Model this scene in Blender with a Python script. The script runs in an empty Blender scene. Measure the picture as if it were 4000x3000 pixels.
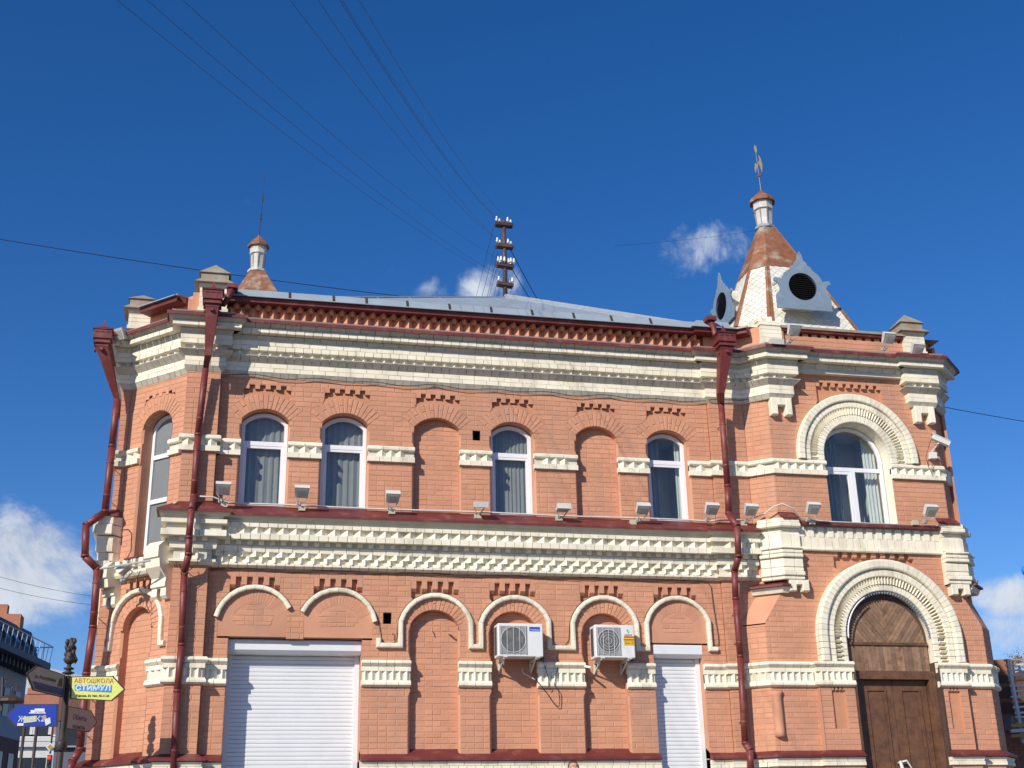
import bpy, bmesh, math, random
from mathutils import Vector, Matrix
random.seed(7)
R=math.radians
S=bpy.context.scene
COL=S.collection
# ------------------------------------------------------------------ camera
SUNAZ=R(45); SUNEL=R(31)
cd=bpy.data.cameras.new('camera'); cam=bpy.data.objects.new('camera',cd); COL.objects.link(cam)
cd.sensor_width=36.0; cd.lens=4940/4000*36.0; cd.clip_end=4000; cd.clip_start=.1
yaw,pit,rol=R(13.03),R(20.62),R(-1.257)
h_=Vector((math.sin(yaw),math.cos(yaw),0)); r_=Vector((math.cos(yaw),-math.sin(yaw),0)); z_=Vector((0,0,1))
fw=h_*math.cos(pit)+z_*math.sin(pit); up=-h_*math.sin(pit)+z_*math.cos(pit)
Rr=r_*math.cos(rol)+up*math.sin(rol); Uu=-r_*math.sin(rol)+up*math.cos(rol)
CAM=Vector((0,-19,1.5))
m=Matrix((Rr,Uu,-fw)).transposed().to_4x4(); m.translation=CAM
cam.matrix_world=m
S.camera=cam
def ray(px,py):                     # pixel of the 4000x3000 photograph -> direction, used to find real positions
    return fw*4940+Rr*(px-2000)-Uu*(py-1500)
def onY(px,py,Y):
    d=ray(px,py); t=(Y-CAM.y)/d.y; return CAM+d*t
# ------------------------------------------------------------------ world
W=bpy.data.worlds.new('World'); S.world=W; W.use_nodes=True
nt=W.node_tree; nt.nodes.clear()
def N(t,ty,**k):
    n=t.nodes.new(ty)
    for a,b in k.items():
        if a.startswith('i_'):
            key=a[2:]; key=int(key) if key.isdigit() else key.replace('_',' ')
            n.inputs[key].default_value=b
        else: setattr(n,a,b)
    return n
sky=N(nt,'ShaderNodeTexSky',sky_type='NISHITA'); sky.sun_disc=False
sky.sun_elevation=SUNEL; sky.sun_rotation=R(225); sky.air_density=1.0; sky.dust_density=.3; sky.ozone_density=2.5; sky.altitude=200
hs=N(nt,'ShaderNodeHueSaturation',i_Saturation=1.35,i_Value=1.0)
nt.links.new(sky.outputs[0],hs.inputs['Color'])
bg=N(nt,'ShaderNodeBackground',i_Strength=.092)
out=N(nt,'ShaderNodeOutputWorld')
tc=N(nt,'ShaderNodeTexCoord')
nrm=N(nt,'ShaderNodeVectorMath',operation='NORMALIZE'); nt.links.new(tc.outputs['Generated'],nrm.inputs[0])
def cloud_field():
    no=N(nt,'ShaderNodeTexNoise',i_Scale=13.0,i_Detail=10.0,i_Roughness=.66,i_Distortion=.5); nt.links.new(nrm.outputs[0],no.inputs['Vector'])
    tot=None
    # (pixel x, pixel y, angular size, amount)
    for px,py,sz,am in CLOUDS:
        d=ray(px,py).normalized()
        df=N(nt,'ShaderNodeVectorMath',operation='SUBTRACT'); nt.links.new(nrm.outputs[0],df.inputs[0]); df.inputs[1].default_value=d
        sc=N(nt,'ShaderNodeVectorMath',operation='MULTIPLY'); nt.links.new(df.outputs[0],sc.inputs[0]); sc.inputs[1].default_value=(1,1,1.25)
        ln=N(nt,'ShaderNodeVectorMath',operation='LENGTH'); nt.links.new(sc.outputs[0],ln.inputs[0])
        mr=N(nt,'ShaderNodeMapRange',interpolation_type='SMOOTHSTEP'); nt.links.new(ln.outputs['Value'],mr.inputs['Value'])
        mr.inputs['From Min'].default_value=0; mr.inputs['From Max'].default_value=sz; mr.inputs['To Min'].default_value=am; mr.inputs['To Max'].default_value=0
        if tot is None: tot=mr.outputs[0]
        else:
            mx=N(nt,'ShaderNodeMath',operation='MAXIMUM'); nt.links.new(tot,mx.inputs[0]); nt.links.new(mr.outputs[0],mx.inputs[1]); tot=mx.outputs[0]
    # fair weather cloud near the horizon all round, and thin cirrus, so the sky goes on outside the frame
    sp=N(nt,'ShaderNodeSeparateXYZ'); nt.links.new(nrm.outputs[0],sp.inputs[0])
    n2=N(nt,'ShaderNodeTexNoise',i_Scale=2.3,i_Detail=5.0,i_Roughness=.5); nt.links.new(nrm.outputs[0],n2.inputs['Vector'])
    b=N(nt,'ShaderNodeMapRange'); nt.links.new(n2.outputs[0],b.inputs['Value'])
    b.inputs['From Min'].default_value=.54; b.inputs['From Max'].default_value=.75; b.inputs['To Min'].default_value=0; b.inputs['To Max'].default_value=.7
    e=N(nt,'ShaderNodeMapRange'); nt.links.new(sp.outputs['Z'],e.inputs['Value'])
    e.inputs['From Min'].default_value=.02; e.inputs['From Max'].default_value=.16; e.inputs['To Min'].default_value=1; e.inputs['To Max'].default_value=0
    mm=N(nt,'ShaderNodeMath',operation='MULTIPLY'); nt.links.new(b.outputs[0],mm.inputs[0]); nt.links.new(e.outputs[0],mm.inputs[1])
    mx=N(nt,'ShaderNodeMath',operation='MAXIMUM'); nt.links.new(tot,mx.inputs[0]); nt.links.new(mm.outputs[0],mx.inputs[1])
    # density = field + noise - threshold
    a=N(nt,'ShaderNodeMath',operation='MULTIPLY_ADD'); nt.links.new(no.outputs[0],a.inputs[0]); a.inputs[1].default_value=3.0; a.inputs[2].default_value=-1.95
    s=N(nt,'ShaderNodeMath',operation='ADD'); nt.links.new(mx.outputs[0],s.inputs[0]); nt.links.new(a.outputs[0],s.inputs[1])
    f=N(nt,'ShaderNodeMapRange',interpolation_type='SMOOTHSTEP'); nt.links.new(s.outputs[0],f.inputs['Value'])
    f.inputs['From Min'].default_value=.05; f.inputs['From Max'].default_value=1.0
    return f.outputs[0],no.outputs[0]
CLOUDS=[(120,2130,.085,1.45),(50,2270,.075,1.4),(300,2210,.065,1.15),(180,2250,.07,1.3),(230,2420,.07,.45),(3960,2350,.045,1.15),(3990,2480,.06,1.1),(3860,2330,.03,.9),(3860,2540,.06,.85),
 (2700,985,.042,.86),(2790,960,.040,.86),(2620,990,.034,.80),(2870,950,.036,.80),(2940,985,.03,.62),(1890,1120,.045,1.0),(1990,1140,.042,.9),(1680,1130,.036,.82),(1520,1060,.030,.76),(170,2560,.018,.8),(60,1950,.03,.4),(3300,900,.10,.12),(2500,700,.12,.06)]
cf,cn=cloud_field()
cr=N(nt,'ShaderNodeMapRange'); nt.links.new(cn,cr.inputs['Value']); cr.inputs['From Min'].default_value=.35; cr.inputs['From Max'].default_value=.7; cr.inputs['To Min'].default_value=.78; cr.inputs['To Max'].default_value=1.0
cc=N(nt,'ShaderNodeVectorMath',operation='SCALE'); cc.inputs[0].default_value=(7.6,8.3,9.4); nt.links.new(cr.outputs[0],cc.inputs['Scale'])
mixc=N(nt,'ShaderNodeMix',data_type='RGBA'); nt.links.new(cf,mixc.inputs['Factor'])
gam=N(nt,'ShaderNodeMix',data_type='RGBA',blend_type='MULTIPLY'); gam.inputs['Factor'].default_value=1; gam.inputs['B'].default_value=(1.0,1.02,1.30,1)
nt.links.new(hs.outputs[0],gam.inputs['A'])
nt.links.new(gam.outputs['Result'],mixc.inputs['A']); nt.links.new(cc.outputs[0],mixc.inputs['B'])
nt.links.new(mixc.outputs['Result'],bg.inputs[0]); nt.links.new(bg.outputs[0],out.inputs[0])
# sun
sl=bpy.data.lights.new('sun','SUN'); sl.energy=4.7; sl.angle=R(.53); sl.color=(1,.925,.80)
so=bpy.data.objects.new('sun',sl); COL.objects.link(so)
tosun=Vector((-math.sin(SUNAZ)*math.cos(SUNEL),-math.cos(SUNAZ)*math.cos(SUNEL),math.sin(SUNEL)))
so.rotation_euler=tosun.to_track_quat('Z','Y').to_euler(); so.location=(-20,-20,30)
S.view_settings.view_transform='Standard'; S.view_settings.look='None'; S.view_settings.exposure=0; S.view_settings.gamma=1
try: S.view_settings.use_curve_mapping=False
except Exception: pass
S.render.engine='CYCLES'
# ------------------------------------------------------------------ materials
MC={}
def mat(name,col,rough=.8,var=.12,scale=6.0,bump=0.0,bscale=40.0,metal=0.0,dirt=None,dirtamt=.0,dscale=1.2,island=.0,spec=.5,coat=0,streak=0):
    if name in MC: return MC[name]
    m=bpy.data.materials.new(name); m.use_nodes=True; t=m.node_tree; b=t.nodes['Principled BSDF']
    b.inputs['Roughness'].default_value=rough; b.inputs['Metallic'].default_value=metal; b.inputs['Specular IOR Level'].default_value=spec
    g=N(t,'ShaderNodeNewGeometry')
    no=N(t,'ShaderNodeTexNoise',i_Scale=scale,i_Detail=6.0,i_Roughness=.6); t.links.new(g.outputs['Position'],no.inputs['Vector'])
    mr=N(t,'ShaderNodeMapRange'); t.links.new(no.outputs[0],mr.inputs['Value'])
    mr.inputs['From Min'].default_value=.3; mr.inputs['From Max'].default_value=.7; mr.inputs['To Min'].default_value=1-var; mr.inputs['To Max'].default_value=1+var
    val=mr.outputs[0]
    if island:
        ri=N(t,'ShaderNodeMapRange'); 
        oi=N(t,'ShaderNodeObjectInfo'); ad=N(t,'ShaderNodeMath',operation='ADD'); fr=N(t,'ShaderNodeMath',operation='FRACT')
        t.links.new(g.outputs['Random Per Island'],ad.inputs[0]); t.links.new(oi.outputs['Random'],ad.inputs[1]); t.links.new(ad.outputs[0],fr.inputs[0])
        t.links.new(fr.outputs[0],ri.inputs['Value']); ri.inputs['To Min'].default_value=1-island; ri.inputs['To Max'].default_value=1+island
        mu=N(t,'ShaderNodeMath',operation='MULTIPLY'); t.links.new(val,mu.inputs[0]); t.links.new(ri.outputs[0],mu.inputs[1]); val=mu.outputs[0]
    vm=N(t,'ShaderNodeVectorMath',operation='SCALE'); vm.inputs[0].default_value=col; t.links.new(val,vm.inputs['Scale'])
    c=vm.outputs[0]
    if dirt:
        nd=N(t,'ShaderNodeTexNoise',i_Scale=dscale,i_Detail=8.0,i_Roughness=.65)
        if streak:
            mp=N(t,'ShaderNodeVectorMath',operation='MULTIPLY'); t.links.new(g.outputs['Position'],mp.inputs[0]); mp.inputs[1].default_value=(1,1,streak); t.links.new(mp.outputs[0],nd.inputs['Vector'])
        else: t.links.new(g.outputs['Position'],nd.inputs['Vector'])
        md=N(t,'ShaderNodeMapRange',interpolation_type='SMOOTHSTEP'); t.links.new(nd.outputs[0],md.inputs['Value'])
        md.inputs['From Min'].default_value=.5; md.inputs['From Max'].default_value=.72; md.inputs['To Min'].default_value=0; md.inputs['To Max'].default_value=dirtamt
        mx=N(t,'ShaderNodeMix',data_type='RGBA'); t.links.new(md.outputs[0],mx.inputs['Factor']); t.links.new(c,mx.inputs['A']); mx.inputs['B'].default_value=(*dirt,1); c=mx.outputs['Result']
    t.links.new(c,b.inputs['Base Color'])
    if bump:
        nb=N(t,'ShaderNodeTexNoise',i_Scale=bscale,i_Detail=5.0,i_Roughness=.6); t.links.new(g.outputs['Position'],nb.inputs['Vector'])
        bp=N(t,'ShaderNodeBump',i_Strength=bump,i_Distance=.01); t.links.new(nb.outputs[0],bp.inputs['Height']); t.links.new(bp.outputs[0],b.inputs['Normal'])
    MC[name]=m; return m
OR=mat('orange_paint',(.58,.290,.182),.85,.10,2.0,.35,55,dirt=(.38,.25,.19),dirtamt=.6,dscale=1.3,island=.06,spec=.25,streak=.35)
ORJ=mat('orange_joint',(.55,.265,.155),.9,.10,3.0,.3,55,spec=.2)
WH=mat('cream_paint',(.84,.78,.62),.8,.07,4.0,.35,60,dirt=(.50,.45,.34),dirtamt=.7,dscale=3.2,island=.05,spec=.25,streak=.22)
WHJ=mat('cream_joint',(.62,.59,.50),.9,.10,5.0,.2,60,spec=.2)
RED=mat('oxide_red_metal',(.150,.026,.024),.55,.18,4.0,.15,9,dirt=(.24,.11,.09),dirtamt=.65,dscale=4,spec=.5)
RED2=mat('red_pipe_paint',(.165,.030,.028),.5,.16,5.0,.12,16,dirt=(.25,.10,.08),dirtamt=.6,dscale=5,spec=.5)
GREYM=mat('galvanised_metal',(.30,.36,.41),.6,.10,2.0,.1,6,metal=.1,dirt=(.25,.3,.36),dirtamt=.4,dscale=3)
SEAM=mat('bright_seam_metal',(.55,.58,.60),.35,.08,8.0,.2,14,metal=.5)
RUST=mat('rusty_sheet',(.24,.095,.045),.7,.25,7.0,.2,30,dirt=(.42,.36,.28),dirtamt=.85,dscale=3.0)
CAPM=mat('weathered_sheet',(.33,.29,.22),.6,.2,8.0,.1,20,dirt=(.27,.13,.06),dirtamt=.8,dscale=4)
SHIN=mat('white_shingle',(.70,.68,.60),.6,.07,5.0,.1,30,dirt=(.55,.48,.33),dirtamt=.7,dscale=2.0,island=.05)
PALE=mat('pale_neck_paint',(.55,.53,.50),.7,.12,6.0,.1,30,dirt=(.75,.75,.75),dirtamt=.9,dscale=6)
WHS=mat('shade_toned_cream_paint',(.60,.57,.48),.85,.10,5.0,.3,60,dirt=(.40,.38,.31),dirtamt=.7,dscale=7,island=.08,spec=.2)  # cream darkened to paint in the shade on the sloping coves, plus blotchy dirt
BLUEG=mat('blue_grey_sheet',(.20,.27,.35),.5,.10,4.0,.05,10,dirt=(.42,.5,.55),dirtamt=.4,dscale=3)
BLACK=mat('black_louvre',(.02,.02,.022),.6,.1)
BLK2=mat('louvre_blade',(.055,.055,.06),.5,.1)
PVC=mat('white_plastic',(.80,.80,.82),.35,.02)
SHUT=mat('white_shutter',(.74,.76,.78),.4,.03,4,dirt=(.62,.63,.64),dirtamt=.3,dscale=2)
ACW=mat('ac_white',(.76,.76,.74),.4,.03,4,dirt=(.6,.58,.52),dirtamt=.25,dscale=5)
ACG=mat('ac_fan_grey',(.07,.07,.075),.5,.1)
ACF=mat('ac_fin_grey',(.42,.42,.42),.5,.1)
WIREM=mat('grille_wire',(.62,.62,.60),.4,.05)
WOOD=mat('brown_wood',(.135,.062,.033),.6,.35,9,.3,30,dirt=(.20,.10,.04),dirtamt=.7,dscale=3)
WOODL=mat('weathered_boards',(.26,.155,.095),.75,.25,10,.4,35,dirt=(.12,.05,.03),dirtamt=.8,dscale=7,island=.22)
WOODD=mat('dark_wood',(.085,.052,.038),.7,.2,9,.2,30)
CABLE=mat('brown_cable',(.13,.075,.05),.7,.1)
CBLK=mat('black_cable',(.018,.018,.02),.6,.1)
LGREY=mat('light_grey_paint',(.62,.62,.58),.5,.05)
BOXM=mat('beige_box',(.50,.46,.34),.6,.1)
IRON=mat('dark_iron',(.045,.032,.028),.6,.2,dirt=(.12,.055,.035),dirtamt=.5,dscale=9)
MASTM=mat('mast_brown',(.10,.055,.045),.6,.2,9)
CERAM=mat('porcelain',(.78,.76,.68),.25,.03)
STONE=mat('ground_asphalt',(.10,.10,.10),.9,.2,2,.2,20)
PAVE=mat('pavement_grey',(.25,.24,.22),.9,.15,3,.2,20)
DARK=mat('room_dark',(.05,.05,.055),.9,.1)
CURT=mat('grey_curtain',(.26,.27,.26),.9,.10,3)
CURW=mat('white_curtain',(.62,.66,.62),.9,.06,3)
REVW=mat('white_reveal',(.62,.63,.62),.7,.05)
FILM=mat('frosted_pane',(.20,.22,.23),.25,.12,.9)
def glassmat():
    m=bpy.data.materials.new('window_glass'); m.use_nodes=True; t=m.node_tree; t.nodes.clear()
    o=N(t,'ShaderNodeOutputMaterial'); a=N(t,'ShaderNodeBsdfTransparent',); a.inputs[0].default_value=(.86,.90,.90,1)
    g=N(t,'ShaderNodeBsdfGlossy',i_Roughness=.02); fr=N(t,'ShaderNodeFresnel',i_IOR=1.55)
    ad=N(t,'ShaderNodeMath',operation='MULTIPLY_ADD'); t.links.new(fr.outputs[0],ad.inputs[0]); ad.inputs[1].default_value=1.0; ad.inputs[2].default_value=.03
    mx=N(t,'ShaderNodeMixShader'); t.links.new(ad.outputs[0],mx.inputs[0]); t.links.new(a.outputs[0],mx.inputs[1]); t.links.new(g.outputs[0],mx.inputs[2]); t.links.new(mx.outputs[0],o.inputs[0])
    return m
GLASS=glassmat()
# ------------------------------------------------------------------ object helpers
def setp(o,**k):
    for a,b in k.items(): o[a]=b
def empty(name,label,cat,loc=(0,0,0),group=None):
    o=bpy.data.objects.new(name,None); COL.objects.link(o); o.location=loc; o.empty_display_size=.1
    o['label']=label; o['category']=cat
    if group: o['group']=group
    return o
class MB:
    def __init__(s): s.v=[]; s.f=[]
    def add(s,v,f):
        n=len(s.v); s.v+= [tuple(p) for p in v]; s.f+=[tuple(i+n for i in q) for q in f]
    def box(s,c,d,rot=None):
        v=[Vector((sx*d[0]/2,sy*d[1]/2,sz*d[2]/2)) for sx in(-1,1) for sy in(-1,1) for sz in(-1,1)]
        if rot: v=[rot@p for p in v]
        c=Vector(c); s.add([p+c for p in v],[(0,1,3,2),(4,6,7,5),(0,4,5,1),(2,3,7,6),(0,2,6,4),(1,5,7,3)])
    def tube(s,pts,r,n=8,caps=True):
        pts=[Vector(p) for p in pts]; rs=r if isinstance(r,(list,tuple)) else [r]*len(pts)
        ring=[]; 
        t0=(pts[1]-pts[0]).normalized(); a=t0.orthogonal().normalized()
        base=len(s.v)
        for i,p in enumerate(pts):
            if i==0: t=(pts[1]-pts[0]).normalized()
            elif i==len(pts)-1: t=(pts[-1]-pts[-2]).normalized()
            else: t=((pts[i+1]-p).normalized()+(p-pts[i-1]).normalized()).normalized()
            a=(a-t*a.dot(t)).normalized(); b=t.cross(a)
            for k in range(n):
                an=2*math.pi*k/n; s.v.append(tuple(p+(a*math.cos(an)+b*math.sin(an))*rs[i]))
        for i in range(len(pts)-1):
            for k in range(n):
                q=(k+1)%n; s.f.append((base+i*n+k,base+i*n+q,base+(i+1)*n+q,base+(i+1)*n+k))
        if caps:
            s.f.append(tuple(base+k for k in range(n))[::-1]); s.f.append(tuple(base+(len(pts)-1)*n+k for k in range(n)))
    def prism(s,poly,off):          # poly list of 3d points, off = extrusion vector
        n=len(poly); off=Vector(off); a=[Vector(p) for p in poly]
        s.add(a+[p+off for p in a],[tuple(range(n))[::-1],tuple(range(n,2*n))]+[(i,(i+1)%n,(i+1)%n+n,i+n) for i in range(n)])
    def lathe(s,prof,c,n=10,axis='Z'):
        base=len(s.v); c=Vector(c)
        for r,z in prof:
            for k in range(n):
                an=2*math.pi*k/n; s.v.append((c.x+r*math.cos(an),c.y+r*math.sin(an),c.z+z))
        for i in range(len(prof)-1):
            for k in range(n):
                q=(k+1)%n; s.f.append((base+i*n+k,base+i*n+q,base+(i+1)*n+q,base+(i+1)*n+k))
        s.f.append(tuple(base+k for k in range(n))[::-1]); s.f.append(tuple(base+(len(prof)-1)*n+k for k in range(n)))
    def build(s,name,m,parent=None,smooth=False,loc=None,**k):
        if not s.f: return None
        me=bpy.data.meshes.new(name)
        vs=[Vector(v) for v in s.v]
        if loc is None:
            lo=Vector((min(v[i] for v in vs) for i in range(3))); hi=Vector((max(v[i] for v in vs) for i in range(3))); loc=(lo+hi)/2
            if parent is None: loc.z=lo.z
        loc=Vector(loc)
        me.from_pydata([tuple(v-loc) for v in vs],[],s.f); me.update()
        bm=bmesh.new(); bm.from_mesh(me); bmesh.ops.recalc_face_normals(bm,faces=bm.faces); bm.to_mesh(me); bm.free()
        for mm in (m if isinstance(m,(list,tuple)) else [m]): me.materials.append(mm)
        if smooth:
            for p in me.polygons: p.use_smooth=True
        o=bpy.data.objects.new(name,me); COL.objects.link(o)
        if parent: o.parent=parent; o.location=loc-worldloc(parent)
        else: o.location=loc
        for a,b in k.items(): o[a]=b
        return o
def worldloc(o):
    l=Vector(o.location)
    while o.parent: o=o.parent; l=l+Vector(o.location)
    return l
class Fr:
    def __init__(s,ox,oy,ux,uy):
        l=math.hypot(ux,uy); s.o=Vector((ox,oy,0)); s.u=Vector((ux/l,uy/l,0)); s.n=Vector((uy/l,-ux/l,0))
    def p(s,u,out,z): return s.o+s.u*u+s.n*out+Vector((0,0,z))
FM=Fr(0,0,1,0); FT=Fr(0,-.35,1,0)
BL=1.33; FB=Fr(-.78-.7071*BL,.7071*BL,1,-1)
# ------------------------------------------------------------------ brick registry
BR={}
def reg(kind,v,f,size): BR.setdefault(kind,[]).append((v,f,size))
def infr(v):
    d=v-CAM; z=d.dot(fw)
    if z<=0: return False
    x=2000+4940*d.dot(Rr)/z; y=1500-4940*d.dot(Uu)/z
    return -20<x<4020 and -20<y<3010
def flush(kind,m,parent,stuffname,limit=300):
    L=BR.pop(kind,[])
    if not L: return
    key=[]
    for i,(v,f,s) in enumerate(L):
        c=sum((Vector(p) for p in v),Vector())/len(v); d=(c-CAM).length
        key.append(((s/d/d if infr(c) else 0),i))
    key.sort(reverse=True); top=set(i for k,i in key[:limit] if k>0); rest=MB()
    for i,(v,f,s) in enumerate(L):
        if i in top:
            b=MB(); b.add(v,f); b.build(kind,m,parent)
        else: rest.add(v,f)
    if rest.f: rest.build(stuffname,m,parent,kind='stuff')
def rollbrick(kind,fr,q,out,depth=.03,bev=.02,jit=.0015):
    """like quadbrick, but rounded only along its two long sides (corner pairs 0-3 and 1-2 run across it)"""
    o=[out+random.uniform(-jit,jit)]*4; K=(3,2,1,0)
    def mv(i,t): a,b=q[i],q[K[i]]; return (a[0]+(b[0]-a[0])*t,a[1]+(b[1]-a[1])*t)
    w=math.hypot(q[0][0]-q[3][0],q[0][1]-q[3][1]); t1=min(.45,bev/w); t2=t1*.3
    v=[fr.p(mv(i,t1)[0],o[i],mv(i,t1)[1]) for i in range(4)]+[fr.p(mv(i,t2)[0],o[i]-bev*.35,mv(i,t2)[1]) for i in range(4)]+[fr.p(q[i][0],out-bev,q[i][1]) for i in range(4)]+[fr.p(q[i][0],out-depth,q[i][1]) for i in range(4)]
    f=[(0,1,2,3)]+[(i+b,(i+1)%4+b,(i+1)%4+4+b,i+4+b) for b in (0,4,8) for i in range(4)]
    reg(kind,v,f,max(w*math.hypot(q[0][0]-q[1][0],q[0][1]-q[1][1]),1e-4))
def quadbrick(kind,fr,q,out,depth=.03,bev=.006,jit=.0015,rnd=True):
    """q: four (u,z) corners; a bevelled block whose face stands at 'out'"""
    cu=sum(p[0] for p in q)/4; cz=sum(p[1] for p in q)/4
    w=max(abs(q[1][0]-q[0][0]),abs(q[2][0]-q[3][0])); 
    o=[out+(random.uniform(-jit,jit) if rnd else 0) for _ in range(4)]
    def inset(p,b):
        dx,dz=cu-p[0],cz-p[1]; 
        return (p[0]+math.copysign(min(b,abs(dx)*.5),dx),p[1]+math.copysign(min(b,abs(dz)*.5),dz))
    v=[fr.p(*(inset(q[i],bev)[0],o[i],inset(q[i],bev)[1])) for i in range(4)]
    v+=[fr.p(q[i][0],out-bev,q[i][1]) for i in range(4)]
    v+=[fr.p(q[i][0],out-depth,q[i][1]) for i in range(4)]
    f=[(0,1,2,3)]+[(i,(i+1)%4,(i+1)%4+4,i+4) for i in range(4)]+[(i+4,(i+1)%4+4,(i+1)%4+8,i+8) for i in range(4)]
    a=abs((q[1][0]-q[0][0])*(q[2][1]-q[1][1]))
    reg(kind,v,f,max(a,1e-4))
def pspan(poly,z):
    xs=[]
    n=len(poly)
    for i in range(n):
        a,b=poly[i],poly[(i+1)%n]
        if (a[1]<=z<b[1]) or (b[1]<=z<a[1]):
            t=(z-a[1])/(b[1]-a[1]); xs.append(a[0]+t*(b[0]-a[0]))
    return (min(xs),max(xs)) if len(xs)>=2 else None
def intervals(region,holes,z):
    s=pspan(region,z)
    if not s: return []
    iv=[s]
    for h in holes:
        t=pspan(h,z)
        if not t: continue
        nv=[]
        for a,b in iv:
            if t[1]<=a or t[0]>=b: nv.append((a,b)); continue
            if t[0]>a: nv.append((a,t[0]))
            if t[1]<b: nv.append((t[1],b))
        iv=nv
    return [(a,b) for a,b in iv if b-a>.012]
CH=.0825; GAP=.008
def brickwall(fr,region,holes,out=0.,kind='brick',mort=None,ph=0,z00=2.88,L=.262,back=.0045,jit=.0016):
    """courses of single bricks on a recessed joint sheet"""
    zmin=min(p[1] for p in region); zmax=max(p[1] for p in region)
    k=math.floor((zmin-z00)/CH)
    while z00+k*CH<zmax:
        za=max(zmin,z00+k*CH); zb=min(zmax,z00+(k+1)*CH)
        k+=1
        if zb-za<.012: continue
        e=.002
        A=intervals(region,holes,za+e); B=intervals(region,holes,zb-e)
        if len(A)!=len(B): 
            zm=(za+zb)/2; A=B=intervals(region,holes,zm)
        for (a0,a1),(b0,b1) in zip(A,B):
            if mort is not None:
                mort.add([fr.p(a0,out-back,za),fr.p(a1,out-back,za),fr.p(b1,out-back,zb),fr.p(b0,out-back,zb)],[(0,1,2,3)])
            lo=min(a0,b0); hi=max(a1,b1)
            # bond: alternate stretcher / mixed rows
            row=k%2
            x=math.floor((lo-ph)/L)*L+ph-(L/2 if row else 0)
            cuts=[]
            rr=random.Random(k*131+int(ph*10))
            while x<hi+L:
                cuts.append(x)
                if rr.random()<.22: cuts.append(x+L/2)
                x+=L
            cuts=[c for c in cuts if lo+.05<c<hi-.05]
            cuts=[None]+cuts+[None]
            for i in range(len(cuts)-1):
                l,r=cuts[i],cuts[i+1]
                ql0=a0+.0015 if l is None else l+GAP/2; ql1=b0+.0015 if l is None else l+GAP/2
                qr0=a1-.0015 if r is None else r-GAP/2; qr1=b1-.0015 if r is None else r-GAP/2
                ql0=max(ql0,a0); ql1=max(ql1,b0); qr0=min(qr0,a1); qr1=min(qr1,b1)
                if qr0-ql0<.01 or qr1-ql1<.01: continue
                quadbrick(kind,fr,[(ql0,za+GAP/2),(qr0,za+GAP/2),(qr1,zb-GAP/2),(ql1,zb-GAP/2)],out,jit=jit)
def archpts(cx,hw,zs,rise,n=14):
    Rd=(hw*hw+rise*rise)/(2*rise); cz=zs+rise-Rd; a=math.asin(min(1,hw/Rd))
    if rise>hw: a=math.pi-a
    return [(cx+Rd*math.sin(-a+2*a*i/n),cz+Rd*math.cos(-a+2*a*i/n)) for i in range(n+1)],Rd,cz,a
def opening(cx,hw,z0,zs,rise,n=14):
    pts,Rd,cz,a=archpts(cx,hw,zs,rise,n)
    return [(cx-hw,z0)]+pts+[(cx+hw,z0)]
def ring_region(cx,hw,z0,zs,rise,th,n=14):
    pts,Rd,cz,a=archpts(cx,hw,zs,rise,n)
    o=[(cx+(Rd+th)*math.sin(-a+2*a*i/n),cz+(Rd+th)*math.cos(-a+2*a*i/n)) for i in range(n+1)]
    return [(cx-hw,z0),pts[0]]+o+[pts[-1],(cx+hw,z0)]
def voussoirs(fr,cx,hw,zs,rise,th,out,kind='arch_brick',n=15,mort=None,split=True):
    pts,Rd,cz,a=archpts(cx,hw,zs,rise)
    P=lambda r,t:(cx+r*math.sin(t),cz+r*math.cos(t))
    if mort is not None:
        ae=a+.13
        for i in range(n):
            t0=-ae+2*ae*i/n; t1=-ae+2*ae*(i+1)/n
            mort.add([fr.p(P(Rd+.004,t0)[0],out-.008,P(Rd+.004,t0)[1]),fr.p(P(Rd+.004,t1)[0],out-.008,P(Rd+.004,t1)[1]),fr.p(P(Rd+th+.05,t1)[0],out-.008,P(Rd+th+.05,t1)[1]),fr.p(P(Rd+th+.05,t0)[0],out-.008,P(Rd+th+.05,t0)[1])],[(0,1,2,3)])
    for i in range(n):
        t0=-a+2*a*i/n; t1=-a+2*a*(i+1)/n; g=.005/Rd
        segs=[(Rd,Rd+th)] if (not split or i%2) else [(Rd,Rd+th*.5-.005),(Rd+th*.5+.005,Rd+th)]
        for r0,r1 in segs:
            quadbrick(kind,fr,[P(r0,t0+g),P(r0,t1-g),P(r1,t1-g),P(r1,t0+g)],out)
def reveal(mb,fr,poly,o0,o1,ch=0.,chz=None):
    """inner faces of an opening outline (open polyline) from o0 to o1"""
    for i in range(len(poly)-1):
        a,b=poly[i],poly[i+1]
        mb.add([fr.p(a[0],o0,a[1]),fr.p(b[0],o0,b[1]),fr.p(b[0],o1,b[1]),fr.p(a[0],o1,a[1])],[(0,1,2,3)])
def fill(mb,fr,poly,out):
    mb.add([fr.p(p[0],out,p[1]) for p in poly],[tuple(range(len(poly)))])
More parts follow.
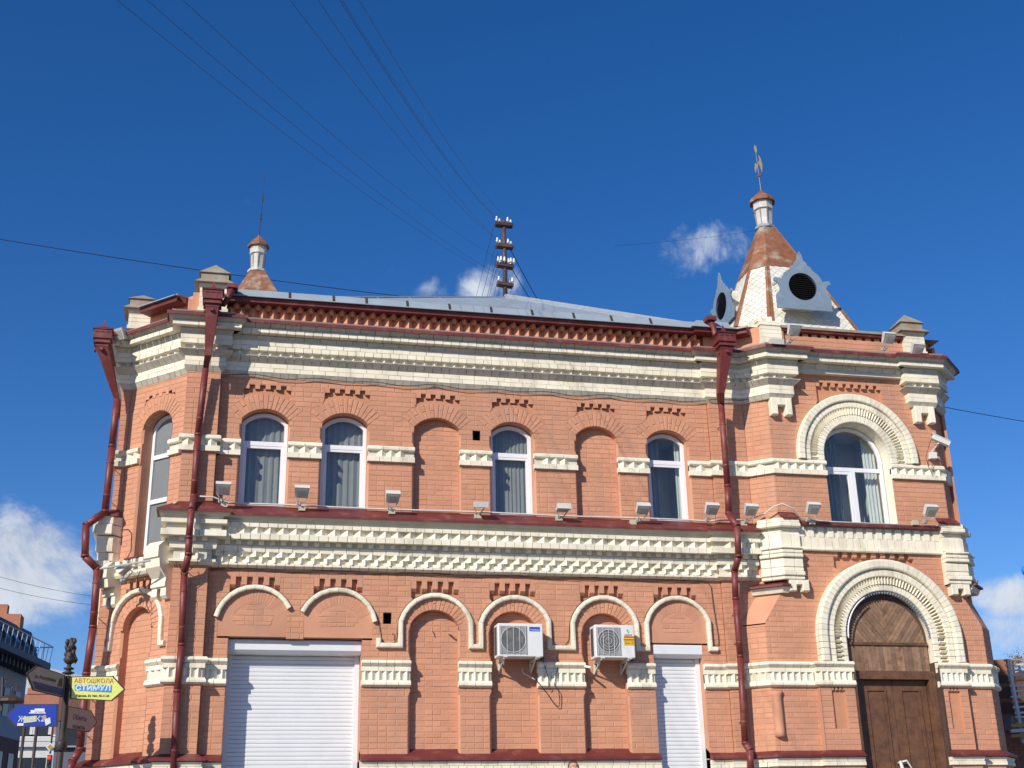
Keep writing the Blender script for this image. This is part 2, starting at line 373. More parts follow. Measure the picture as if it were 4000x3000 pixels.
# plan-path sweeps -------------------------------------------------------------
def miters(path):
    P=[Vector((p[0],p[1],0)) for p in path]; n=len(P); nr=[]; dr=[]
    for i in range(n-1):
        d=(P[i+1]-P[i]).normalized(); dr.append(d); nr.append(Vector((d.y,-d.x,0)))
    mt=[]
    for i in range(n):
        if i==0: mt.append(nr[0])
        elif i==n-1: mt.append(nr[-1])
        else: mt.append((nr[i-1]+nr[i])/(1+nr[i-1].dot(nr[i])))
    return P,mt,dr,nr
def sweep(mb,path,prof,closed=False,caps=True):
    P,mt,dr,nr=miters(path); k=len(prof); base=len(mb.v)
    for i in range(len(P)):
        for o,z in prof: mb.v.append(tuple(P[i]+mt[i]*o+Vector((0,0,z))))
    for i in range(len(P)-1):
        for j in range(k if closed else k-1):
            q=(j+1)%k; mb.f.append((base+i*k+j,base+i*k+q,base+(i+1)*k+q,base+(i+1)*k+j))
    if closed and caps:
        mb.f.append(tuple(base+j for j in range(k))); mb.f.append(tuple(base+(len(P)-1)*k+j for j in range(k))[::-1])
def rowbricks(kind,path,prof,L=.13,gap=.008,segs=None,bev=.005,jit=.003):
    """one course of single blocks with cross-section prof (closed, out/z), along a plan path"""
    P,mt,dr,nr=miters(path)
    for i in range(len(P)-1):
        if segs is not None and i not in segs: continue
        ln=(P[i+1]-P[i]).length
        n=max(1,round(ln/L)); 
        for j in range(n):
            ja=random.uniform(-jit,jit)
            V=[]
            for e,s in ((0,j/n*ln+gap/2),(1,(j+1)/n*ln-gap/2)):
                for o,z in prof:
                    oo=o+(ja if o>0.02 else 0)
                    if e==0 and j==0: v=P[i]+mt[i]*oo-(dr[0]*.004 if i==0 else dr[i]*0)
                    elif e==1 and j==n-1: v=P[i+1]+mt[i+1]*oo+(dr[-1]*.004 if i==len(P)-2 else dr[i]*0)
                    else: v=P[i]+dr[i]*s+nr[i]*oo
                    V.append(v+Vector((0,0,z)))
            k=len(prof)
            f=[(q,(q+1)%k,(q+1)%k+k,q+k) for q in range(k)]+[tuple(range(k))[::-1],tuple(range(k,2*k))]
            zs=[z for o,z in prof]
            reg(kind,V,f,(ln/n)*(max(zs)-min(zs)))
def teeth(kind,path,o0,o1,z0,z1,pitch,w=None,off=0.,segs=None,shape='tri'):
    P,mt,dr,nr=miters(path); w=w or pitch
    for i in range(len(P)-1):
        if segs is not None and i not in segs: continue
        ln=(P[i+1]-P[i]).length; n=int(round(ln/pitch))
        if n<1: continue
        pt=ln/n
        for j in range(n):
            c=(j+.5+off)*pt
            if c-w/2<-.001 or c+w/2>ln+.001: continue
            if shape=='tri': pl=[(c-w/2,o0),(c+w/2,o0),(c,o1)]
            else: pl=[(c-w/2,o0),(c+w/2,o0),(c+w/2,o1),(c-w/2,o1)]
            k=len(pl); V=[P[i]+dr[i]*a+nr[i]*o+Vector((0,0,z)) for z in (z0,z1) for a,o in pl]
            f=[(q,(q+1)%k,(q+1)%k+k,q+k) for q in range(k)]+[tuple(range(k))[::-1],tuple(range(k,2*k))]
            reg(kind,V,f,w*(z1-z0))
def zt(z,o): return 1.5+(z-1.5)*(1-o/19.)       # measured on the wall plane -> true height of a face standing 'o' proud
exec_parts=[]
def bp(u): return (FB.o+FB.u*u).xy[:]
# ================================================================== setting
def sheet(name,v,f,m,**k):
    b=MB(); b.add(v,f); return b.build(name,m,None,loc=(0,0,0),**k)
# the street rises gently from the camera to the foot of the building, then runs level
gx=[-400,-40,40,400]; gy=[-400,-40,-19,-3.4,14,60,400]; gz=[0,0,0,1.02,1.0,0,-2]
gv=[(x,y,z) for y,z in zip(gy,gz) for x in gx]; gf=[(j*4+i,j*4+i+1,j*4+i+5,j*4+i+4) for j in range(6) for i in range(3)]
sheet('ground',gv,gf,STONE,kind='structure')
b=MB(); b.add([(-7,-3.2,1.03),(20,-3.2,1.03),(20,-3.2,1.15),(-7,-3.2,1.15),(20,-.3,1.15),(-7,-.3,1.15)],[(0,1,2,3),(3,2,4,5)])
b.add([(-7,-3.2,1.03),(-7,-3.2,1.15),(-7,12,1.15),(-7,12,1.0)],[(0,1,2,3)]); b.add([(-7,-.3,1.15),(-1.9,-.3,1.15),(-1.9,12,1.15),(-7,12,1.15)],[(0,1,2,3)])
b.build('pavement',PAVE,None,kind='structure')
# ================================================================== the brick building
BD=empty('brick_building','two-storey salmon and cream brick building with a corner tower and louvred pyramid roof','building',(5,0,1.1))
mort=MB(); wmort=MB(); rev=MB(); wrev=MB()
CHM=.028
def outlines(cx,hw,z0,zs,rise,chz,n=14):
    """aligned front and inner outlines of an opening whose brick corners are cut off over the z ranges chz"""
    pts,Rd,cz,a=archpts(cx,hw,zs,rise,n)
    L=[]
    for za,zb in chz:
        if za>z0+.001: L+=[(za,0),(za+.03,1)]
        else: L+=[(z0,1)]
        L+=[(zb-.03,1),(zb,0)]
    if not L or L[0][0]>z0+.001: L=[(z0,0)]+L
    inner=[(cx-hw,z) for z,c in L]+pts+[(cx+hw,z) for z,c in L[::-1]]
    front=[(cx-hw-CHM*c,z) for z,c in L]+pts+[(cx+hw+CHM*c,z) for z,c in L[::-1]]
    return front,inner
def cut(fr,cx,hw,z0,zs,rise,th,chz,depth,out=0.,mb=None,vmort=None,kind='arch_brick',nv=15,rdepth=None):
    mb=MB()
    front,inner=outlines(cx,hw,z0,zs,rise,chz)
    for i in range(len(front)-1):
        a,b,c,d=front[i],front[i+1],inner[i+1],inner[i]
        if abs(a[0]-d[0])+abs(b[0]-c[0])>1e-5: mb.add([fr.p(a[0],out,a[1]),fr.p(b[0],out,b[1]),fr.p(c[0],out-CHM,c[1]),fr.p(d[0],out-CHM,d[1])],[(0,1,2,3)])
    for i in range(len(inner)-1):
        c1=out-(CHM if abs(front[i][0]-inner[i][0])>1e-5 or abs(front[i+1][0]-inner[i+1][0])>1e-5 else 0)
        a,b=inner[i],inner[i+1]
        mb.add([fr.p(a[0],c1,a[1]),fr.p(b[0],c1,b[1]),fr.p(b[0],out-depth,b[1]),fr.p(a[0],out-depth,a[1])],[(0,1,2,3)])
    mb.build('jamb',OR,BD)
    holes=[front]
    if th:
        holes.append(ring_region(cx,hw,zs-.4,zs,rise,th)); voussoirs(fr,cx,hw,zs,rise,th,out,kind,nv,mort)
    return holes
UOP=[(.445,.36,'w'),(1.683,.36,'w'),(3.145,.365,'n'),(4.384,.352,'w'),(5.80,.345,'n'),(7.03,.352,'w')]
Z0,ZS,ZA=6.60,8.005,8.178
PAN=[(.096,.819),(1.347,2.063),(2.808,3.521),(4.057,4.746),(5.489,6.149),(6.697,7.395)]
uholes=[]
CHU=[(Z0,7.38),(7.67,7.95)]
for cx,hw,t in UOP:
    uholes+=cut(FM,cx,hw,Z0-.12,ZS,ZA-ZS,.245,[(Z0-.12,7.38),(7.67,7.95)],.30 if t=='w' else .135)
    if t=='n': brickwall(FM,opening(cx,hw+.01,Z0-.1,ZS,ZA-ZS+.01),[],-.13,'brick',mort,ph=cx)
def dentpanel(fr,x0,x1,zlo,zhi,zb,dep,nb,bw,slope,out=0.,kind='dentil_block',m=None):
    """recessed panel with little hanging blocks along its top edge"""
    fill(mort if m is None else m,fr,[(x0,zlo),(x1,zlo),(x1,zhi),(x0,zhi)],out-dep)
    _r=MB(); reveal(_r,fr,[(x0,zlo),(x0,zhi),(x1,zhi),(x1,zlo)],out,out-dep); _r.build('panel_edge',OR,BD)
    p=(x1-x0-bw)/(nb-1)
    for i in range(nb):
        a=x0+p*i; b=a+bw
        pr=[(out-dep,zhi),(out,zhi),(out,zb),(out-slope,zb-slope),(out-dep,zb-slope)] if slope else [(out-dep,zhi),(out,zhi),(out,zb),(out-dep,zb)]
        k=len(pr); V=[fr.p(u,o,z) for u in (a,b) for o,z in pr]
        reg(kind,V,[(q,(q+1)%k,(q+1)%k+k,q+k) for q in range(k)]+[tuple(range(k))[::-1],tuple(range(k,2*k))],bw*(zhi-zb))
    return [(x0,zlo),(x0,zhi),(x1,zhi),(x1,zlo)]
for x0,x1 in PAN: uholes.append(dentpanel(FM,x0,x1,8.34,8.59,8.505,.06,5,.075,0))
def vent(fr,x0,x1,z0,z1):
    b=MB(); fill(b,fr,[(x0,z0),(x1,z0),(x1,z1),(x0,z1)],-.3); reveal(b,fr,[(x0,z0),(x0,z1),(x1,z1),(x1,z0),(x0,z0)],0,-.3); b.build('vent_hole',BLACK,BD)
    return [(x0,z0),(x0,z1),(x1,z1),(x1,z0)]
uholes.append(vent(FM,3.73,3.85,7.86,7.99))
brickwall(FM,[(-.27,6.50),(7.78,6.50),(7.78,8.74),(-.27,8.74)],uholes,0.,'brick',mort,ph=.1)
# ---- lower storey
lholes=[]
LN=[(3.11,.365,'A'),(4.335,.36,'B'),(5.78,.34,'C')]
for cx,hw,t in LN:
    lholes+=cut(FM,cx,hw,2.9,4.86,.225,.18,[(2.9,3.86),(4.36,4.80)],.135,nv=17)
    brickwall(FM,opening(cx,hw+.01,2.9,4.86,.235),[],-.13,'brick',mort,ph=cx,L=.262 if t!='A' else .25,jit=.003 if t=='A' else .0016)
def rect(x0,x1,z0,z1): return [(x0,z0),(x0,z1),(x1,z1),(x1,z0)]
lholes.append(rect(.07,2.02,1.0,4.635)); _r=MB(); reveal(_r,FM,[(.07,1.1),(.07,4.635),(2.02,4.635),(2.02,1.1)],0,-.36); _r.build('jamb',OR,BD)
lholes.append(rect(6.57,7.385,1.0,4.635)); _r=MB(); reveal(_r,FM,[(6.57,1.1),(6.57,4.635),(7.385,4.635),(7.385,1.1)],0,-.22); _r.build('jamb',OR,BD)
LP=[(.05,.78),(1.28,2.01),(2.75,3.49),(3.97,4.70),(5.42,6.13),(6.63,7.35)]
for x0,x1 in LP: lholes.append(dentpanel(FM,x0,x1,5.27,5.53,5.405,.075,5,.08,.05))
lholes.append(vent(FM,2.33,2.45,4.90,5.03))
def circ3(a,b,c):
    ax,ay=a;bx,by=b;cx,cy=c; d=2*(ax*(by-cy)+bx*(cy-ay)+cx*(ay-by))
    ux=((ax*ax+ay*ay)*(by-cy)+(bx*bx+by*by)*(cy-ay)+(cx*cx+cy*cy)*(ay-by))/d; uy=((ax*ax+ay*ay)*(cx-bx)+(bx*bx+by*by)*(ax-cx)+(cx*cx+cy*cy)*(bx-ax))/d
    return ux,uy,math.hypot(ax-ux,ay-uy)
def arc3(a,b,c,n,ins=.035):
    cx,cy,r=circ3(a,b,c); t0=math.atan2(a[0]-cx,a[1]-cy); t1=math.atan2(c[0]-cx,c[1]-cy)
    return [(cx+(r-ins)*math.sin(t0+(t1-t0)*i/n),cy+(r-ins)*math.cos(t0+(t1-t0)*i/n)) for i in range(n+1)],(cx,cy,r,t0,t1)
def stripbricks(kind,fr,pts,w,out,bev=.02,maxl=.15,gap=.003):
    P=[Vector((p[0],p[1],0)) for p in pts]; n=len(P); d=[(P[i+1]-P[i]).normalized() for i in range(n-1)]; N_=[Vector((-q.y,q.x,0)) for q in d]
    mt=[N_[0]]+[(N_[i-1]+N_[i])/(1+N_[i-1].dot(N_[i])) for i in range(1,n-1)]+[N_[-1]]
    for i in range(n-1):
        ln=(P[i+1]-P[i]).length; k=max(1,round(ln/maxl))
        for j in range(k):
            def end(s,vi):
                if vi is not None: return P[vi]+mt[vi]*w/2,P[vi]-mt[vi]*w/2
                q=P[i]+d[i]*s; return q+N_[i]*w/2,q-N_[i]*w/2
            a,b=end(j/k*ln,i if j==0 else None); c,e=end((j+1)/k*ln,i+1 if j==k-1 else None)
            g=d[i]*gap/2; a,b=a+g,b+g; c,e=c-g,e-g
            rollbrick(kind,fr,[(b.x,b.y),(e.x,e.y),(c.x,c.y),(a.x,a.y)],out,out+.02,bev,jit=.0015)
h1,c1=arc3((-.16,4.92),(.41,5.40),(.96,5.08),11); h2,c2=arc3((1.09,5.02),(1.64,5.385),(2.24,4.89),11)
h3,c3=arc3((2.56,4.905),(3.13,5.34),(3.70,4.92),11); h4,c4=arc3((3.79,4.91),(4.35,5.335),(4.925,4.96),11)
h5,c5=arc3((5.24,4.93),(5.80,5.365),(6.345,4.95),11); h6,c6=arc3((6.445,4.96),(6.98,5.385),(7.545,5.0),11)
stripbricks('moulding_brick',FM,h1,.07,.065); stripbricks('moulding_brick',FM,h2,.07,.065)
lad=[(2.265,4.64),(2.265,4.535),(2.595,4.535)]+h3+[(3.668,4.535),(3.822,4.535)]+h4+[(4.895,4.535),(5.275,4.535)]+h5+[(6.315,4.535),(6.475,4.535)]+h6+[(7.515,4.55),(7.63,4.55)]
stripbricks('moulding_brick',FM,lad,.07,.065)
def flatring(c,th,n,lo=.0,hi=1.):
    cx,cy,r,t0,t1=c
    r1=r-.07; r0=r1-th; ta=t0+(t1-t0)*lo; tb=t0+(t1-t0)*hi
    P=lambda rr,t:(cx+rr*math.sin(t),cy+rr*math.cos(t))
    for i in range(n):
        a=ta+(tb-ta)*i/n; b_=ta+(tb-ta)*(i+1)/n; g=.004/r0
        quadbrick('arch_brick',FM,[P(r0,a+g),P(r0,b_-g),P(r1,b_-g),P(r1,a+g)],0.,bev=.008)
    return [P(r0-.3,ta)]+[P(r1,ta+(tb-ta)*i/8) for i in range(9)]+[P(r0-.3,tb)]
for c,nn in ((c1,20),(c2,20),(c6,16)):
    P=flatring(c,.20,nn,.1,.9); cx,cy,r,t0,t1=c
    poly=[(cx+(r-.07)*math.sin(t0+(t1-t0)*i/12),cy+(r-.07)*math.cos(t0+(t1-t0)*i/12)) for i in range(13)]
    lholes.append([(poly[0][0],4.64)]+poly+[(poly[-1][0],4.64)])
    plain=MB(); fill(plain,FM,[(max(poly[0][0],-.26),4.64)]+[(max(p[0],-.26),p[1]) for p in poly]+[(poly[-1][0],4.64)],-.003); plain.build('lintel_plaster',OR,BD)
    ri=r-.07-.205; pin=[(cx+ri*math.sin(t0+(t1-t0)*i/12),cy+ri*math.cos(t0+(t1-t0)*i/12)) for i in range(13)]; brickwall(FM,[(pin[0][0]+.05,4.80)]+[p for p in pin if p[1]>4.82]+[(pin[-1][0]-.05,4.80)],[],.0015,'brick',None,ph=cx,jit=.002)
brickwall(FM,[(-.27,2.9),(7.78,2.9),(7.78,5.70),(-.27,5.70)],lholes,0.,'brick',mort,ph=.05)
# hooks left in the wall
b=MB(); b.tube([FM.p(2.46,0,4.72),FM.p(2.46,.05,4.73),FM.p(2.45,.055,4.66)],.008,6); b.tube([FM.p(3.35,-.13,4.75),FM.p(3.36,-.05,4.74),FM.p(3.40,-.04,4.72)],.016,6); b.tube([FM.p(3.08,-.13,4.80),FM.p(3.08,-.08,4.79),FM.p(3.08,-.07,4.74)],.008,6)
b.build('wall_hook',OR,BD)
# ---- paths in plan
UP=[(-1.81,6.5),(-1.81,.884),(-1.663,.884),(-.78,0),(-.78,-.14),(-.27,-.14),(-.27,0),(7.78,0),(7.78,-.08),(8.40,-.08),(8.75,-.43),(9.12,-.43),(9.12,-.35),(11.38,-.35),(11.38,-.43),(11.83,-.43),(12.21,-.05),(12.21,6.5)]
LO=[(-1.85,6.5),(-1.85,.884),(-1.663,.884),(-.78,0),(-.78,-.14),(-.27,-.14),(-.27,0),(7.78,0),(7.78,-.08),(8.03,-.08),(8.33,-.35),(9.10,-.35),(9.10,-.45),(11.65,-.45),(11.65,-.35),(12.15,-.35),(12.5,0),(12.5,6.5)]
# pilasters and plain walls
def face(p0,p1,z0,z1,kind='brick',holes=[],L=.262,ph=0.):
    f=Fr(p0[0],p0[1],p1[0]-p0[0],p1[1]-p0[1]); ln=math.hypot(p1[0]-p0[0],p1[1]-p0[1])
    brickwall(f,[(0,z0),(ln,z0),(ln,z1),(0,z1)],holes,0.,kind,mort,ph=ph,L=L); return f
for a,b_ in (((-.78,-.14),(-.27,-.14)),((-.78,0),(-.78,-.14)),((-.27,-.14),(-.27,0)),((7.78,-.08),(8.40,-.08)),((7.78,0),(7.78,-.08)),((8.40,-.08),(8.73,-.35)),((-1.81,.884),(-1.663,.884)),((-1.81,2.6),(-1.81,.884)),((11.83,-.35),(12.18,0)),):
    face(a,b_,6.5,8.76)
for a,b_ in (((-.78,-.14),(-.27,-.14)),((-.78,0),(-.78,-.14)),((-.27,-.14),(-.27,0)),((7.78,-.08),(8.03,-.08)),((7.78,0),(7.78,-.08)),((8.03,-.08),(8.33,-.35)),((-1.85,.884),(-1.663,.884)),((-1.85,2.6),(-1.85,.884))):
    face(a,b_,2.9,4.9 if a[0]>8 else 5.75)
face((7.98,-.08),(8.40,-.08),4.9,5.75); 
face((12.15,-.35),(12.5,0),2.9,4.95); face((11.9,-.35),(12.2,0),4.95,5.7)
# ---- bay on the left (cut-off corner)
bh=cut(FB,.74,.31,5.86,8.02,.18,.235,[(5.86,7.38),(7.70,7.97)],.34)
bh.append(dentpanel(FB,.43,1.08,8.30,8.52,8.44,.06,5,.07,0))
brickwall(FB,[(.08,5.75),(BL,5.75),(BL,8.76),(.08,8.76)],bh,0.,'brick',mort,ph=.03)
bl=cut(FB,.655,.30,2.9,4.85,.28,.17,[(2.9,3.86),(4.4,4.8)],.135,nv=15)
brickwall(FB,opening(.655,.31,2.9,4.85,.29),[],-.13,'brick',mort,ph=.2)
bl.append(dentpanel(FB,.36,.98,5.30,5.53,5.43,.10,5,.07,.04))
brickwall(FB,[(.08,2.9),(BL,2.9),(BL,5.80),(.08,5.80)],bl,0.,'brick',mort,ph=.1)
hb,cb=arc3((.10,4.80),(.65,5.40),(1.23,4.76),12)
stripbricks('moulding_brick',FB,[(.05,4.56),(.12,4.56)]+[(p[0],p[1]) for p in hb]+[(1.205,4.53),(1.30,4.53)],.07,.065)
# ---- tower fronts
th=[]
TW=(10.27,.60,6.50,7.76,.60)
op=opening(10.27,.60,6.5,7.762,.598,24); th.append(op)
ringo=[(10.27-1.10,7.5),(10.27-1.10,7.76)]+[(10.27+1.10*math.sin(R(-90+180*i/24)),7.76+1.10*math.cos(R(-90+180*i/24))) for i in range(25)]+[(11.37,7.5)]
th.append(ringo)
th.append(dentpanel(FT,9.66,10.88,8.72,9.09,9.0,.06,9,.07,0))
brickwall(FT,[(8.73,6.5),(11.83,6.5),(11.83,9.26),(8.73,9.26)],th,0.,'brick',mort,ph=.15)
DC=10.43
op2=[(DC-.73,1.1)]+[(DC+.745*math.sin(R(-90+180*i/24)),4.72+.745*math.cos(R(-90+180*i/24))) for i in range(25)]+[(DC+.73,1.1)]
ring2=[(DC-1.25,4.25)]+[(DC+1.25*math.sin(R(-90+180*i/24)),4.72+1.25*math.cos(R(-90+180*i/24))) for i in range(25)]+[(DC+1.25,4.25)]
d2=dentpanel(FT,9.63,11.07,5.80,6.12,6.03,.07,9,.08,.02)
brickwall(FT,[(8.33,2.9),(12.15,2.9),(12.15,4.92),(11.86,5.48),(11.83,6.14),(8.73,6.14),(8.70,5.48),(8.33,4.92)],[op2,ring2,d2],0.,'brick',mort,ph=.02)
# sloping shoulders where the tower widens below
b=MB(); b.add([(8.40,-.08,5.50),(8.72,-.35,5.50),(8.33,-.35,4.92),(8.03,-.08,4.92)],[(0,1,2,3)]); b.build('wall',OR,BD); b=MB(); b.add([(11.85,-.35,5.50),(12.2,0,5.50),(12.5,0,4.92),(12.15,-.35,4.92)],[(0,1,2,3)]); b.build('wall',OR,BD); b=MB()
b.add([(8.40,-.08,5.50),(8.72,-.35,5.50),(8.73,-.35,6.2),(8.40,-.08,6.2)],[(0,1,2,3)])
b.build('wall',OR,BD)
# portal faces beside the door
FP=Fr(0,-.45,1,0)
for x0,x1,p0,p1 in ((9.10,9.70,9.30,9.53),(11.16,11.65,11.31,11.52)):
    hp=[dentpanel(FP,p0,p1,3.28,3.93,3.88,.04,4,.035,.01)]
    brickwall(FP,[(x0,2.9),(x1,2.9),(x1,3.96),(x0,3.96)],hp,0.,'brick',mort,ph=.1)
b=MB(); b.box((9.10,-.40,3.45),(.006,.12,1.1)); b.build('wall',OR,BD); b=MB(); b.box((11.65,-.40,3.45),(.006,.12,1.1)); b.build('wall',OR,BD)
# engaged colonnette with a cap on the tower's lower left, panel on the right
b=MB(); b.lathe([(.09,3.18),(.075,3.26),(.075,3.80),(.095,3.86)],(8.42,-.345,0),16); b.build('colonnette',OR,BD,smooth=True)
b=MB(); b.add([FT.p(11.86,.001,3.28),FT.p(12.02,.001,3.28),FT.p(12.02,.001,3.86),FT.p(11.86,.001,3.86)],[(0,1,2,3)]); b.build('wall',OR,BD)
# ---- radial arch work of the tower
def archring(kind,cx,cz,r0,r1,out,n,zl,bev=.006,step=.105,mortm=None,depth=None):
    P=lambda r,t:(cx+r*math.sin(t),cz+r*math.cos(t))
    for i in range(n):
        t0=-math.pi/2+math.pi*i/n; t1=-math.pi/2+math.pi*(i+1)/n; g=.0025/r0
        rollbrick(kind,FT,[P(r0,t0+g),P(r0,t1-g),P(r1,t1-g),P(r1,t0+g)],out,depth or out+.03,bev*1.4)
    if cz-zl>.05:
        k=max(1,round((cz-zl)/step))
        for s in (-1,1):
            for j in range(k):
                za=zl+(cz-zl)*j/k+.004; zb=zl+(cz-zl)*(j+1)/k-.004; a,b_=sorted((cx+s*r0,cx+s*r1))
                rollbrick(kind,FT,[(a,za),(a,zb),(b_,zb),(b_,za)],out,depth or out+.03,bev*1.4)
def archteeth(cx,cz,r0,r1,o0,o1,n,zl,w):
    for i in range(n):
        t=-math.pi/2+math.pi*(i+.5)/n; er=(math.sin(t),math.cos(t)); et=(math.cos(t),-math.sin(t))
        q=lambda r,s:(cx+er[0]*r+et[0]*s,cz+er[1]*r+et[1]*s)
        V=[FT.p(q(r0,-w/2)[0],o0,q(r0,-w/2)[1]),FT.p(q(r0,w/2)[0],o0,q(r0,w/2)[1]),FT.p(q(r0,0)[0],o1,q(r0,0)[1]),FT.p(q(r1,-w/2)[0],o0,q(r1,-w/2)[1]),FT.p(q(r1,w/2)[0],o0,q(r1,w/2)[1]),FT.p(q(r1,0)[0],o1,q(r1,0)[1])]
        reg('arch_tooth',V,[(0,1,2),(3,5,4),(0,2,5,3),(1,4,5,2),(0,3,4,1)],w*(r1-r0))
    k=int((cz-zl)/.075)
    for s in (-1,1):
        for j in range(k):
            z=zl+.04+(cz-zl-.04)*j/k; V=[]
            for r in (r0,r1): V+=[FT.p(cx+s*r,o0,z-w/2),FT.p(cx+s*r,o0,z+w/2),FT.p(cx+s*r,o1,z)]
            reg('arch_tooth',V,[(0,1,2),(3,5,4),(0,2,5,3),(1,4,5,2),(0,3,4,1)],w*(r1-r0))
def archback(cx,cz,r0,r1,out,zl):
    b=wmort; P=lambda r,t:(cx+r*math.sin(t),cz+r*math.cos(t))
    o=[(cx-1*r1,zl)]+[P(r1,R(-90+180*i/24)) for i in range(25)]+[(cx+r1,zl)]; n_=[(cx-r0,zl)]+[P(r0,R(-90+180*i/24)) for i in range(25)]+[(cx+r0,zl)]
    for i in range(len(o)-1): b.add([FT.p(o[i][0],out,o[i][1]),FT.p(o[i+1][0],out,o[i+1][1]),FT.p(n_[i+1][0],out,n_[i+1][1]),FT.p(n_[i][0],out,n_[i][1])],[(0,1,2,3)])
archback(10.27,7.76,.60,1.10,.004,7.44); archback(DC,4.72,.745,1.25,.004,4.18)
archring('arch_stone',10.27,7.76,.97,1.10,.10,38,7.66,.016); archring('arch_stone',10.27,7.76,.86,.965,.06,36,7.66,.012)
archteeth(10.27,7.76,.74,.86,.006,.06,50,7.66,.055); archring('arch_stone',10.27,7.76,.604,.74,.035,30,7.66,.012,depth=.06)
archring('arch_stone',DC,4.72,1.10,1.255,.16,42,4.32,.022); archring('arch_stone',DC,4.72,.975,1.095,.11,38,4.32,.012)
archteeth(DC,4.72,.86,.975,.02,.10,54,4.32,.055); archring('arch_stone',DC,4.72,.750,.86,.06,32,4.32,.012,depth=.08)
reveal(wrev,FT,op,.0,-.30); wrev.build('arch_soffit',WH,BD); wrev=MB(); reveal(wrev,FT,[(DC-.745,4.30)]+op2[1:-1]+[(DC+.745,4.30)],.04,-.25)
rv=MB(); reveal(rv,FT,[(DC-.727,1.1),(DC-.727,4.33)],.17,-.3); rv.build('door_reveal',WOODD,BD); rv=MB(); reveal(rv,FT,[(DC+.727,1.1),(DC+.727,4.33)],.17,-.3); rv.build('door_reveal',WOODD,BD)
# ---- bands (string courses)
def lcore(mb,path,o0,o1,z0,z1): sweep(mb,path,[(o0,z0),(o1,z0),(o1,z1),(o0,z1)],closed=True)
wcore=MB()
def band_u(path,T=0.,segs=None):
    Z=lambda z:zt(z,T)
    sweep(wcore,path,[(-.04,Z(7.402)),(.003,Z(7.402)),(.003,Z(7.645)),(-.04,Z(7.645))],closed=True)
    rowbricks('band_brick',path,[(-.03,Z(7.575)),(.045,Z(7.575)),(.06,Z(7.592)),(.06,Z(7.63)),(.04,Z(7.652)),(-.03,Z(7.652))],.24,.006,segs)
    rowbricks('band_brick',path,[(-.03,Z(7.395)),(.05,Z(7.395)),(.05,Z(7.478)),(-.03,Z(7.478))],.17,.006,segs)
    teeth('dogtooth',path,.003,.052,Z(7.478),Z(7.576),.158,.15,segs=segs)
def band_l(path,T=0.,segs=None):
    Z=lambda z:zt(z,T)
    sweep(wcore,path,[(-.04,Z(3.935)),(.003,Z(3.935)),(.003,Z(4.30)),(-.04,Z(4.30))],closed=True)
    rowbricks('band_brick',path,[(-.03,Z(4.228)),(.035,Z(4.228)),(.075,Z(4.268)),(.075,Z(4.29)),(.05,Z(4.315)),(-.03,Z(4.315))],.13,.006,segs)
    rowbricks('band_brick',path,[(-.03,Z(4.158)),(.035,Z(4.158)),(.035,Z(4.222)),(-.03,Z(4.222))],.25,.006,segs)
    rowbricks('band_brick',path,[(-.03,Z(3.93)),(.02,Z(3.93)),(.06,Z(3.955)),(.06,Z(3.985)),(.04,Z(4.022)),(-.03,Z(4.022))],.2,.006,segs)
    teeth('band_tooth',path,.003,.04,Z(4.02),Z(4.158),.107,.085,segs=segs)
for a,b_ in ((-.27,.085),(.805,1.323),(2.043,2.78),(3.51,4.032),(4.736,5.455),(6.145,6.678)): band_u([(a,0),(b_,0)])
band_u([(7.382,0),(7.78,0),(7.78,-.08),(8.40,-.08),(8.73,-.35),(9.67,-.35)]); band_u([(10.87,-.35),(11.83,-.35),(12.15,-.03)])
band_u([(-1.81,1.6),(-1.81,.884),(-1.663,.884),bp(.40)]); band_u([bp(1.06),(-.78,0),(-.78,-.14),(-.27,-.14),(-.27,0)])
for a,b_ in ((-.27,.07),(2.02,2.745),(3.475,3.975),(4.695,5.44),(6.12,6.57)): band_l([(a,0),(b_,0)])
band_l([(7.385,0),(7.78,0),(7.78,-.08),(8.03,-.08),(8.33,-.35),(9.10,-.35),(9.10,-.45),(9.70,-.45)]); band_l([(11.16,-.45),(11.65,-.45),(11.65,-.35),(12.15,-.35),(12.5,0)])
band_l([(-1.85,1.6),(-1.85,.884),(-1.663,.884),bp(.35)]); band_l([bp(.96),(-.78,0),(-.78,-.14),(-.27,-.14),(-.27,0)])
# ---- middle cornice of the main front
MP=[(-.78,.22),(-.78,-.14),(-.27,-.14),(-.27,0),(7.78,0),(7.78,-.08),(8.40,-.08)]
MPe=[(-.80,0),(-.78,-.14),(-.27,-.14),(-.27,0),(7.78,0),(7.78,-.08),(8.42,-.08)]
MP=[(-.76,.02),(-.76,-.14),(-.27,-.14),(-.27,0),(7.78,0),(7.78,-.08),(8.40,-.08)]
q=MB(); sweep(q,MP,[(-.02,6.625),(.0,6.605),(.30,6.415),(.30,6.385),(.285,6.385),(.0,6.56),(-.02,6.56)],closed=True); q.build('cornice_flashing',RED,BD)
sweep(wcore,MP,[(-.04,5.66),(.0,5.66),(.03,5.70),(.03,5.90),(.075,5.95),(.105,6.05),(.15,6.15),(.15,6.27),(.17,6.35),(.235,6.36),(.275,6.40),(.1,6.52),(-.04,6.55)],closed=True)
Zm=lambda z,o:zt(z,o)
rowbricks('cornice_brick',MP,[(.10,Zm(6.285,.2)),(.225,Zm(6.285,.22)),(.225,Zm(6.345,.22)),(.10,Zm(6.345,.2))],.14)
rowbricks('cornice_brick',MP,[(.10,Zm(6.095,.2)),(.225,Zm(6.095,.22)),(.225,Zm(6.185,.22)),(.10,Zm(6.185,.2))],.145)
teeth('dogtooth',MP,.15,.222,Zm(6.18,.2),Zm(6.29,.2),.19,.18)
